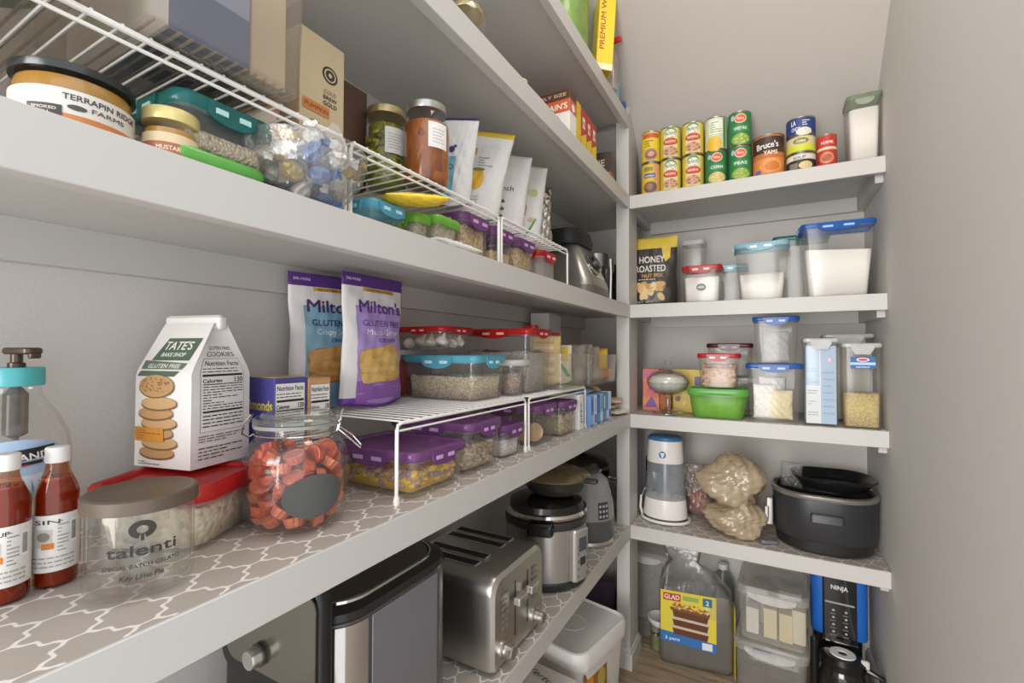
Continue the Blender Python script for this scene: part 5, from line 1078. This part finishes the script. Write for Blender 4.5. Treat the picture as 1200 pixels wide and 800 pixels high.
# multi cooker
MX, MY = -.100, 1.085
t = T('pressure_cooker', 'round steel and black pressure cooker behind the toaster', 'cooker', (MX, MY, zz)); R = .100
build('base', MB().lathe([(.0005, 0), (R-.006, 0), (R+.002, .006), (R+.003, .018), (R, .022)], 48), DARK, t)
build('body', MB().lathe([(R, .022), (R, .140)], 48), solid('#b3aeaa', .26, .85, noise=.04, ns=5, aniso=(1, 1, 40)), t)
build('collar', MB().lathe([(R, .140), (R+.003, .142), (R+.003, .156), (R, .160), (R-.006, .162)], 48), DARK, t)
build('lid_rim', MB().lathe([(R-.004, .162), (R+.004, .165), (R+.006, .170), (R+.002, .176), (R-.014, .178)], 48), CHROME, t)
build('lid', MB().lathe([(R-.006, .176), (R-.010, .190), (R-.030, .198), (.0005, .200)], 48), solid('#1b1a19', .18), t)
for a in (RD(150), RD(-72)):
    M = Matrix.Rotation(a, 4, 'Z'); build('side_handle', MB().rbox(.034, .062, .138, .162, .010, .004, cx=R+.012).xf(M), BLACK, t)
pa = face(MX, MY)+RD(48); M = Matrix.Rotation(pa, 4, 'Z')
build('control_panel', MB().rbox(.024, .056, .022, .142, .012, .004, cx=R+.004).xf(M), solid('#b5b1ac', .3, .6), t, label='silver control panel')
P = Print(lambda u, v, k: tuple(M @ Vector((R+.0163+k, u, v))), div=.01)
P.rect(-.014, .092, .014, .124, '#4a4d52'); P.rect(-.010, .060, .010, .078, '#2e2e30')
for i in range(5):
    for sx_ in (-.019, .013): P.rect(sx_, .034+i*.017, sx_+.006, .040+i*.017, '#77736e')
P.done('panel_print', t)
t = T('frying_lid', 'amber glass lid upturned on top of the pressure cooker', 'pan lid', (MX+.018, MY+.02, zz+.2015))
build('dark_bowl', MB().lathe([(.0005, 0), (.045, .0), (.068, .008), (.080, .026), (.084, .040), (.080, .040), (.066, .016), (.0005, .006)], 40), solid('#2d2a27', .22), t); build('glass', MB().lathe([(.080, .040), (.087, .042), (.088, .047), (.078, .056), (.040, .066), (.0005, .070)], 40), clear('#c9b68e', '#a8946a', .45, .08, 2), t); build('handle', MB().rbox(.034, .022, .038, .048, .006, .003, cx=.098, cy=-.01), DARK, t)
# grey soup maker style cooker
GX, GY = -.080, 1.345
t = T('grey_cooker', 'rounded two tone grey cooker farther along the lower shelf', 'cooker', (GX, GY, zz)); G1 = solid('#8d8e8d', .35, noise=.03); G2 = solid('#57595a', .35, noise=.03)
build('foot', MB().lathe([(.0005, 0), (.070, 0), (.073, .006), (.071, .014)], 40), solid('#b9b6b1', .3, .8), t)
build('lower_body', MB().lathe([(.071, .014), (.0745, .03), (.0755, .075)], 40), G2, t); build('upper_body', MB().lathe([(.0755, .075), (.072, .120), (.066, .142)], 40), G1, t)
build('lid', MB().lathe([(.0665, .1425), (.066, .146), (.056, .180), (.036, .198), (.018, .203), (.0005, .204)], 40), G1, t); build('lid_ring', MB().lathe([(.030, .2005), (.034, .206), (.026, .209), (.0005, .208)], 32), solid('#6d6e6c', .25, .3), t)
M2 = Matrix.Rotation(face(GX, GY)+RD(36), 4, 'Z'); P = Print(lambda u, v, k: tuple(M2 @ Vector(((.0752-(v-.075)*.085+.0006+k)*cos(u/.074), (.0752-(v-.075)*.085+.0006+k)*sin(u/.074), v))), div=.006)
P.rect(-.018, .080, .018, .128, '#3b3c3f')
for i in range(3):
    for j in range(3): P.ell(-.011+.011*j, .089+.014*i, .0038, .0038, '#b9bcc0', 10)
P.done('button_panel', t)
# black pot with glass lid behind
t = T('black_pot', 'black pot with glass lid behind the grey cooker', 'pot', (-.172, 1.550, zz)); build('pot', MB().lathe([(.0005, 0), (.080, 0), (.088, .01), (.090, .16), (.092, .162)], 40), BLACK, t); build('rim', MB().lathe([(.090, .161), (.094, .163), (.094, .170), (.088, .172)], 40), CHROME, t); build('glass_lid', MB().lathe([(.090, .172), (.080, .188), (.045, .202), (.0005, .208)], 40), clear('#8c8272', '#6e6554', .35, .06, 2.2), t); build('handle', MB().tube([(.088, -.02, .13), (.118, -.02, .125), (.118, .02, .125), (.088, .02, .13)], .004, 6), CHROME, t); build('knob', MB().lathe([(.004, .207), (.004, .214), (.014, .218), (.014, .226), (.0005, .228)], 20), BLACK, t)

# ================================================================ clear bins on the upper left rack
BINM = clear('#f4f1ec', '#d9d3ca', .11, .10, 1.0)
def big_bin(lab, x0, x1, y0, y1, z, h):
    t = T('clear_bin', lab, 'bin', ((x0+x1)/2, (y0+y1)/2, z+ZF), 0, 'clear fridge bins on the upper rack'); w_, d_ = x1-x0, y1-y0
    build('tray', MB().loft([rr(w_*.94-.01, d_*.93-.01, .010, 0, 5), rr(w_*.95, d_*.94, .014, .005, 5), rr(w_-.004, d_-.004, .014, h-.006, 5), rr(w_, d_, .014, h-.003, 5), rr(w_, d_, .014, h, 5), rr(w_*.97, d_*.96, .012, h, 5), rr(w_*.93, d_*.92, .012, .007, 5)], True, True), BINM, t)
    build('rim', MB().loft([rr(w_+.014, d_+.010, .016, h-.003, 5), rr(w_+.016, d_+.012, .017, h, 5), rr(w_+.012, d_+.008, .016, h+.003, 5), rr(w_-.002, d_-.002, .014, h+.001, 5)], False, False), clear('#ffffff', '#eceae6', .6, .1, 1.2), t)
    b = MB()
    for i in range(14): yy = -d_*.42+d_*.84*i/13; b.box(-w_*.44, w_*.44, yy-.0009, yy+.0009, .0052, .0068)
    build('floor_ribs', b, clear('#d8d2c8', '#c2bab0', .6, .2, .8), t, kind='stuff'); return t
big_bin('first clear bin at far left of the upper wire rack, cut by the frame', -.250, -.006, .010, .152, zJ, .105)
big_bin('second clear bin holding a blue and white box, next to the cream carton', -.250, .000, .166, .308, zJ, .118)
t = carton('cereal_box', 'blue and white box with barcode lying in the second clear bin', 'box', -.120, .222, zJ+.0085, .20, .066, .150, 0, '#cfd3d8')
P = Print(boxmap(.20, .066, 0, 'b'), div=.01); P.rect(0, 0, .20, .066, '#3a5487'); P.rect(.06, .010, .10, .05, '#ccd0dc'); P.bars(.135, .012, .180, .050); P.done('base_print', t)
P = Print(F_(.20, .066, 'r'), div=.01); P.rect(0, 0, .066, .045, '#3c558c'); P.rect(0, .045, .066, .11, '#8fa0c6'); P.rect(0, .11, .066, .15, '#c6cddb'); P.lines(.008, .06, .058, .13, 6, '#7e8fae', .3); P.done('side_print', t)
t = carton('snack_box', 'beige box at right in the second clear bin', 'box', -.120, .278, zJ+.0085, .19, .036, .100, 0, '#cdbfa8'); P = Print(boxmap(.19, .036, 0, 'b'), div=.01); P.rect(.08, .004, .17, .03, '#a98f6c'); P.done('base_print', t)
r, mp = pouch('green_bag', 'green leafy snack bag in the first clear bin', 'bag', -.10, .110, zJ+.010, .055, .085, .04, RD(80), '#4f8a55', 0, 91, crease=.004); 
r, mp = pouch('snack_bag', 'orange and dark snack bag in the first clear bin', 'bag', -.16, .055, zJ+.010, .060, .080, .04, RD(75), '#a9663f', 0, 92, crease=.004)
# ================================================================ blender and shaker at the far end
t = T('blender_base', 'silver blender base with round dial beyond the foil pouch', 'blender', (-.115, 1.325, ZA+ZF))
SV = solid('#a8a49d', .3, .8, noise=.05)
build('foot', MB().loft([rr(.165, .19, .03, 0), rr(.17, .195, .03, .01), rr(.165, .19, .03, .035)]), solid('#77736d', .4, .4), t)
build('housing', MB().loft([rr(.165, .19, .03, .035), rr(.160, .185, .03, .05), rr(.105, .130, .025, .155, cx=-.02), rr(.095, .120, .02, .160, cx=-.02)]), SV, t)
M = Matrix.Translation((.054, 0, .098)) @ Matrix.Rotation(RD(63), 4, 'Y')
build('control_plate', MB().rbox(.085, .115, 0, .004, .012, .0015).xf(M), solid('#cac6bf', .2, .9), t)
M = Matrix.Translation((.058, -.012, .100)) @ Matrix.Rotation(RD(63), 4, 'Y')
build('dial', MB().lathe([(.030, 0), (.030, .006), (.022, .010), (.020, .020), (.0005, .021)], 28).xf(M), solid('#2b2928', .3), t, label='black dial')
build('dial_ring', MB().lathe([(.030, 0), (.034, .001), (.034, .006), (.030, .007)], 28).xf(M), CHROME, t)
build('jar_collar', MB().loft([rr(.13, .165, .04, .160, cx=-.03), rr(.14, .175, .045, .175, cx=-.03), rr(.125, .16, .04, .205, cx=-.03), rr(.08, .1, .03, .212, cx=-.03)]), BLACKM, t)
t = T('steel_shaker', 'polished steel cup and dark jar between the blender and the post', 'cup', (-.125, 1.545, ZA+ZF))
build('cup', MB().lathe([(.0005, 0), (.030, 0), (.034, .008), (.038, .130), (.0385, .134)], 32), CHROME, t); build('lid', MB().lathe([(.039, .132), (.043, .135), (.043, .178), (.040, .181), (.0005, .182)], 32), SILV, t); build('side_tube', MB().tube([(.045, .02, 0), (.048, .02, .12), (.046, .02, .165)], .007, 8), CHROME, t)
t = T('dark_jar', 'dark jar right of the steel cup, against the post', 'jar', (-.070, 1.665, ZA+ZF)); build('body', MB().lathe([(.0005, 0), (.030, 0), (.032, .01), (.032, .12), (.025, .14), (.025, .16), (.0005, .161)], 28), solid('#23211f', .15), t)
# ================================================================ top left shelf, leaning against the slope
t = T('green_jug', 'translucent green jug on the highest shelf', 'jug', (-.085, 1.130, ZT1+ZF))
build('body', MB().loft([rr(.13, .13, .04, 0, 6), rr(.14, .14, .045, .01, 6), rr(.14, .14, .045, .17, 6), rr(.10, .10, .04, .225, 6), rr(.04, .04, .018, .245, 6)]), clear('#c4dc9a', '#a7c870', .82, .15, .9), t); build('cap', MB().lathe([(.022, .245), (.024, .247), (.024, .268), (.0005, .270)], 24), solid('#e7e4dc', .4), t)
def leaner(t, M): t.matrix_world = M
t = T('wrap_box', 'long yellow wrap box leaning on the slope at highest shelf edge', 'box', (.004, 1.262, ZT1+.004))
build('box', MB().rbox(.048, .048, 0, .30, .001, .0008, n=1), solid('#e3c934', .45), t)
P = Print(F_(.048, .048)); P.text('PREMIUM WRAP', .020, .06, .014, '#b5532a', 'l', ang=pi/2, width=.20); P.rect(.001, .0, .047, .018, '#e8e0c2'); P.done('front_print', t)
P = Print(F_(.048, .048, 'r')); P.text('FRESH', .024, .08, .012, '#c9702c', 'l', ang=pi/2, width=.11); P.done('side_print', t)
P = Print(boxmap(.048, .048, 0, 'b')); P.rect(.002, .002, .046, .046, '#9a8a22'); P.ell(.024, .024, .014, .014, '#b7702e', 14); P.ell(.024, .024, .008, .008, '#7a6b1c', 12); P.done('end_print', t)
t.rotation_euler = (RD(-4), RD(5), RD(38)); t.location = (-.012, 1.262, ZT1+.006)
t = T('pump_bottle', 'clear bottle with red trigger top on the highest shelf', 'bottle', (-.012, 1.345, ZT1+ZF)); t.scale = (.85, .85, 1.30)
build('body', MB().loft([rr(.050, .035, .014, 0), rr(.054, .038, .016, .006), rr(.054, .038, .016, .075), rr(.030, .026, .011, .098), rr(.022, .022, .010, .104)]), clear('#efe2de', '#d9c9c4', .45, .12, 1.4), t); build('trigger', MB().rbox(.030, .020, .1045, .122, .006, .003).rbox(.040, .012, .108, .119, .004, .002, cx=.022), solid('#c42a2e', .3), t, label='red trigger top')
r, mp = pouch('blue_packet', 'pale blue packet slumped along the highest shelf edge', 'packet', -.030, 1.425, ZT1, .085, .085, .03, RD(80), '#8fbfd0', 0, 95, stand=False, crease=.003)
t = carton('small_box', 'small dark blue box at the far end of the highest shelf', 'box', -.0165, 1.492, ZT1+.001, .022, .030, .030, RD(10), '#23489a'); P = Print(F_(.022, .030, 'r')); P.rect(.004, .006, .026, .018, '#7f9ad0'); P.done('side_print', t)
# ================================================================ floor, right
t = T('pan_liner_pack', 'clear wrapped pack of foil pans with yellow cake picture card', 'pack', (.178, 1.662, .002), RD(8))
build('pans', MB().loft([rr(.205, .085, .012, 0), rr(.215, .095, .014, .008), rr(.218, .095, .014, .215), rr(.205, .085, .012, .235)]), solid('#6d675f', .35, .5, noise=.25, ns=18, bump=.6, bs=30), t)
b = MB(); base = [rr(.216, .094, .02, 0, 5), rr(.222, .100, .02, .02, 5), rr(.222, .100, .02, .235, 5), rr(.16, .06, .02, .285, 5, cx=-.02), rr(.085, .022, .01, .320, 5, cx=-.035), rr(.12, .034, .012, .365, 5, cx=-.04), rr(.14, .020, .008, .400, 5, cx=-.045)]
rn = random.Random(4); base = [[(p[0]+rn.uniform(-.004, .004)*(1 if i > 1 else 0), p[1]+rn.uniform(-.004, .004)*(1 if i > 1 else 0), p[2]+(rn.uniform(-.006, .006) if i > 2 else 0)) for p in r_] for i, r_ in enumerate(base)]
build('clear_wrap', b.loft(base, True, False), CLEARBAG, t, sharp=180)
P = Print(boxmap(.222, .101, .022, 'f', .0012), div=.012); P.rect(.004, .062, .172, .215, '#dcc93c'); P.poly([(.004, .052), (.172, .040), (.172, .070), (.004, .085)], '#2f6fae')
P.text('GLAD', .038, .188, .015, '#d8d2c4', width=.045); P.rect(.012, .183, .066, .207, '#b5352a'); P.text('GLAD', .039, .188, .0145, '#efe6d2', width=.046); P.rect(.072, .190, .120, .204, '#8fae5a'); P.rect(.132, .182, .160, .208, '#2f6c8a'); P.text('2', .146, .187, .014, '#dfe8ea')
for i, vv in enumerate((.078, .106, .134)): P.poly([(.045, vv), (.145, vv-.006), (.150, vv+.016), (.040, vv+.022)], '#5d3620'); P.poly([(.036, vv+.020), (.152, vv+.014), (.154, vv+.026), (.032, vv+.030)], '#cdb8a0' if i < 2 else '#7a4a2a')
P.hold = True
for i in range(60): rn = random.Random(i+50); P.ell(.040+.108*rn.random(), .160+.018*rn.random(), .0042, .0036, ('#e2c26a', '#d08a3c', '#e8dcb0', '#b9562e')[i % 4], 7)
P.hold = False; P.k += 2; P.text('3 pans', .04, .058, .010, '#cfe0ee', width=.045); P.rect(.130, .046, .160, .068, '#dfe3e6'); P.done('picture_card', t, 'yellow and blue picture card')
t = T('clear_bottle', 'clear round bottle with white cap behind the pan pack', 'bottle', (.250, 1.800, .002)); build('body', MB().lathe([(.0005, 0), (.042, 0), (.045, .01), (.045, .26), (.038, .295), (.018, .325), (.016, .335)], 32), clear('#e3e8e2', '#c8cfc8', .25, .08, 1.6), t); build('cap', MB().lathe([(.0165, .332), (.019, .333), (.019, .355), (.0005, .357)], 24), solid('#e6e4de', .4), t)
P = Print(cylmap(.045, face(.250, 1.800)+.35), div=.006); P.rect(-.02, .11, .03, .20, '#cfd6c6'); P.rect(-.02, .18, .03, .20, '#8aa84e'); P.bars(.002, .12, .026, .155); P.done('paper_label', t)
t.scale = (.84, .84, .78)
t = T('yellow_card', 'folded yellow card at right side of the pan pack', 'card', (.3085, 1.600, .05), RD(-80)); build('card', MB().rbox(.05, .002, 0, .22, .0008, .0005, n=1), solid('#dcc738', .5), t); t.location = (.2945, 1.640, .002)
def lid_bin(lab, x, y, z, w, d, h, group='clear lidded storage boxes on the floor'):
    t = T('storage_box', lab, 'storage box', (x, y, z), RD(-3), group)
    m = clear('#f6f5f2', '#e8e6e2', .26, .2, .9)
    build('body', MB().loft([rr(w*.90, d*.90, .02, 0, 5), rr(w*.93, d*.93, .022, .005, 5), rr(w-.006, d-.006, .024, h-.024, 5)], True, False), m, t)
    build('lid', MB().loft([rr(w-.002, d-.002, .025, h-.030, 5), rr(w+.004, d+.004, .027, h-.026, 5), rr(w+.004, d+.004, .027, h-.010, 5), rr(w-.008, d-.008, .022, h-.004, 5), rr(w-.026, d-.026, .016, h-.004, 5), rr(w-.030, d-.030, .016, h-.008, 5)], False, True), clear('#f4f3f0', '#ebe9e5', .36, .2, 1.1), t)
    b = MB(); n = 10; pts = [(-w*.34, h-.014), (w*.34, h-.014)]+[(w*.34*cos(pi*i/n), h-.018-.020*sin(pi*i/n)) for i in range(n+1)]; n = len(pts)
    b.add([(u, -d/2-.002, v) for u, v in pts]+[(u, -d/2-.008, v-.002) for u, v in pts], [tuple(range(n)), tuple(range(2*n-1, n-1, -1))]+[(i, n+i, n+(i+1) % n, (i+1) % n) for i in range(n)])
    build('lid_clip', b, clear('#ffffff', '#eceae6', .72, .15, 1.2), t, sharp=60); return t
lid_bin('lower clear storage box on the floor beneath another', .398, 1.660, .002, .190, .205, .162)
t = lid_bin('upper clear storage box full of small pale boxes', .404, 1.665, .1655, .184, .205, .160)
P = Print(boxmap(.19, .207, 0)); P.k += 8; P.rect(.050, .136, .100, .150, '#2d3557'); P.done('blue_tag', [o for o in bpy.data.objects if o.get('label') == 'lower clear storage box on the floor beneath another'][0], 'navy blue tag')
for i, (dx, dy, hh, c_, lb) in enumerate(((-.055, -.045, .075, '#e0dcd2', 'left small white box in the upper storage box'), (-.008, -.050, .085, '#ddd2ac', 'yellowish small box at left centre in the upper storage box'), (.032, -.052, .080, '#dccfa2', 'yellowish small box at right centre in the upper storage box'), (.065, -.045, .095, '#dad3bc', 'rightmost cream box in the upper storage box'), (-.045, .030, .105, '#d9d7d2', 'rear left white box in the upper storage box'), (.045, .030, .110, '#dddbd6', 'rear right white box in the upper storage box'))):
    carton('small_box', lb, 'box', .404+dx, 1.665+dy, .1655+.006, .034 if i < 4 else .06, .045, hh, RD(-3), c_)
# coffee maker with carafe
t = T('coffee_maker', 'coffee maker with bright blue body and black glass control panel', 'coffee maker', (.573, 1.725, .002), RD(-2)); BL = solid('#1f62b8', .35, noise=.03)
build('housing', MB().loft([rr(.132, .13, .02, .190, 6), rr(.138, .134, .022, .195, 6), rr(.138, .134, .022, .365, 6), rr(.12, .116, .02, .375, 6)]), BL, t, label='bright blue housing')
build('back_column', MB().rbox(.125, .05, 0, .191, .012, .002, cy=.042), BLACK, t); build('base', MB().rbox(.134, .07, 0, .018, .02, .003, cy=.03), BLACK, t)
build('control_panel', MB().rbox(.082, .012, .178, .366, .005, .003, cy=-.071), solid('#121212', .10, coat=.8), t, label='black glass control panel')
P = Print(lambda u, v, k: (u-.041, -.0773-k, v), div=.01); P.text('NINJA', .041, .330, .012, '#dedede', width=.040); P.rect(.006, .289, .076, .294, '#9a9a9a')
for i in range(4):
    for j in (0, 1): P.ell(.026+.030*j, .270-.020*i, .0035, .0035, '#a5a5a5', 8); P.lines(.018+.030*j, .258-.020*i, .036+.030*j, .262-.020*i, 1, '#8c8c8c', .5)
P.done('panel_print', t); build('trim', MB().rbox(.084, .004, .178, .183, .001, .001, cy=-.0765), CHROME, t)
t = T('coffee_carafe', 'black lidded glass carafe in front of the coffee maker', 'carafe', (.572, 1.610, .002)); t.scale = (1.08, 1.0, 1.19)
build('glass', MB().lathe([(.0005, 0), (.050, 0), (.056, .008), (.058, .05), (.054, .095), (.046, .118)], 36), clear('#b8b4ae', '#3c3a38', .35, .04, 2.4), t); build('lid', MB().lathe([(.046, .116), (.050, .118), (.050, .134), (.040, .142), (.0005, .143)], 36), BLACK, t)
build('lid_disc', MB().lathe([(.010, .1435), (.012, .146), (.028, .146), (.029, .1435)], 32), solid('#dedbd6', .35), t, label='pale ring on the lid'); build('handle', MB().tube([(.050, -.012, .125), (.078, -.022, .120), (.082, -.024, .07), (.066, -.018, .025)], .007, 8), BLACK, t); build('thumb_clip', MB().rbox(.018, .010, .128, .146, .003, .002, cx=.046, cy=-.012), solid('#cfccc6', .3), t)
t = T('black_grinder', 'black small appliance at left of the carafe on the floor', 'grinder', (.5045, 1.600, .002)); build('body', MB().lathe([(.0005, 0), (.011, 0), (.012, .01), (.010, .20), (.0005, .21)], 20), BLACK, t)
# back left floor corner seen beside the post
t = lid_bin('clear lidded box standing in the back floor corner behind the post', .005, 1.765, .002, .17, .115, .30)
t = T('spice_jar', 'small clear jar of green herbs by the pan pack', 'jar', (.052, 1.660, .002)); build('body', MB().lathe([(.0005, 0), (.019, 0), (.020, .004), (.020, .058), (.016, .064)], 24), GLASS, t); build('herbs', MB().lathe([(.0005, .002), (.018, .002), (.018, .05), (.0005, .052)], 20), solid('#6f7348', .7, noise=.4), t); build('lid', MB().lathe([(.017, .063), (.021, .064), (.021, .082), (.0005, .083)], 24), solid('#9b9a94', .3, .6), t)
t = T('white_scoop', 'white perforated scoop lying on the herb jar', 'scoop', (.062, 1.678, .088)); b = MB().lathe([(.0005, .0), (.030, .0), (.038, .012), (.040, .024), (.037, .024), (.034, .014), (.0005, .003)], 28); build('bowl', b, solid('#dcdad5', .4), t)
t.location = (.062, 1.665, .087)
b = MB().loft([rr(.040, .004, .001, 0, 1), rr(.022, .004, .001, .078, 1)]); t = T('white_bracket', 'white plastic wedge standing beside the herb jar', 'bracket', (.085, 1.630, .002)); t.location = (.088, 1.690, .002); build('wedge', b, solid('#e2e0db', .4), t)
# ================================================================ floor, left under the shelves
t = T('storage_tub', 'large white square tub with lid under the lowest left shelf', 'tub', (-.107, 1.285, .002), RD(-12)); TB = solid('#dbd9d5', .35, noise=.02)
build('body', MB().loft([rr(.185, .22, .03, 0, 6), rr(.19, .225, .032, .006, 6), rr(.215, .25, .036, .195, 6)]), TB, t)
build('lid', MB().loft([rr(.218, .253, .037, .190, 6), rr(.228, .264, .040, .193, 6), rr(.230, .266, .041, .228, 6), rr(.224, .260, .039, .236, 6), rr(.214, .250, .036, .238, 6), rr(.206, .242, .034, .232, 6)]), TB, t, sharp=40)
build('lid_ring', MB().tube([(.040*cos(a)-.0, .040*sin(a), .2318) for a in [2*pi*i/36 for i in range(36)]], .0014, 5, closed=True), TB, t)
P = Print(boxmap(.222, .256, 0, 'r', -.006), div=.02); P.rect(.020, .045, .14, .180, '#8f6a32'); P.ell(.05, .14, .02, .03, '#d98a22', 18); P.ell(.08, .09, .03, .03, '#4a3a24', 18); P.ell(.11, .13, .02, .03, '#b9a34a', 16); P.done('picture_label', t, 'orange and brown picture label')
t = carton('card_box', 'pale card box with scrawled black line beside the white tub', 'box', -.140, 1.020, .001, .23, .16, .215, RD(-6), '#cfc9bf')
P = Print(boxmap(.23, .16, .2155, 't'), div=.02); P.text('Vertuo', .150, .115, .018, '#3f3b37', bold=False, width=.10, shear=.5, ang=-.25); P.done('top_print', t)
r, mp = pouch('fabric_bag', 'dark purple fabric bag behind the white tub', 'bag', -.160, 1.560, .001, .20, .225, .12, RD(10), '#3f2f44', 0, 97, rough=.8)
r, mp = pouch('grey_bag', 'grey bag on top of stored things behind the dark purple bag', 'bag', -.150, 1.690, .001, .18, .32, .09, RD(6), '#8d8880', 0, 98, rough=.6)
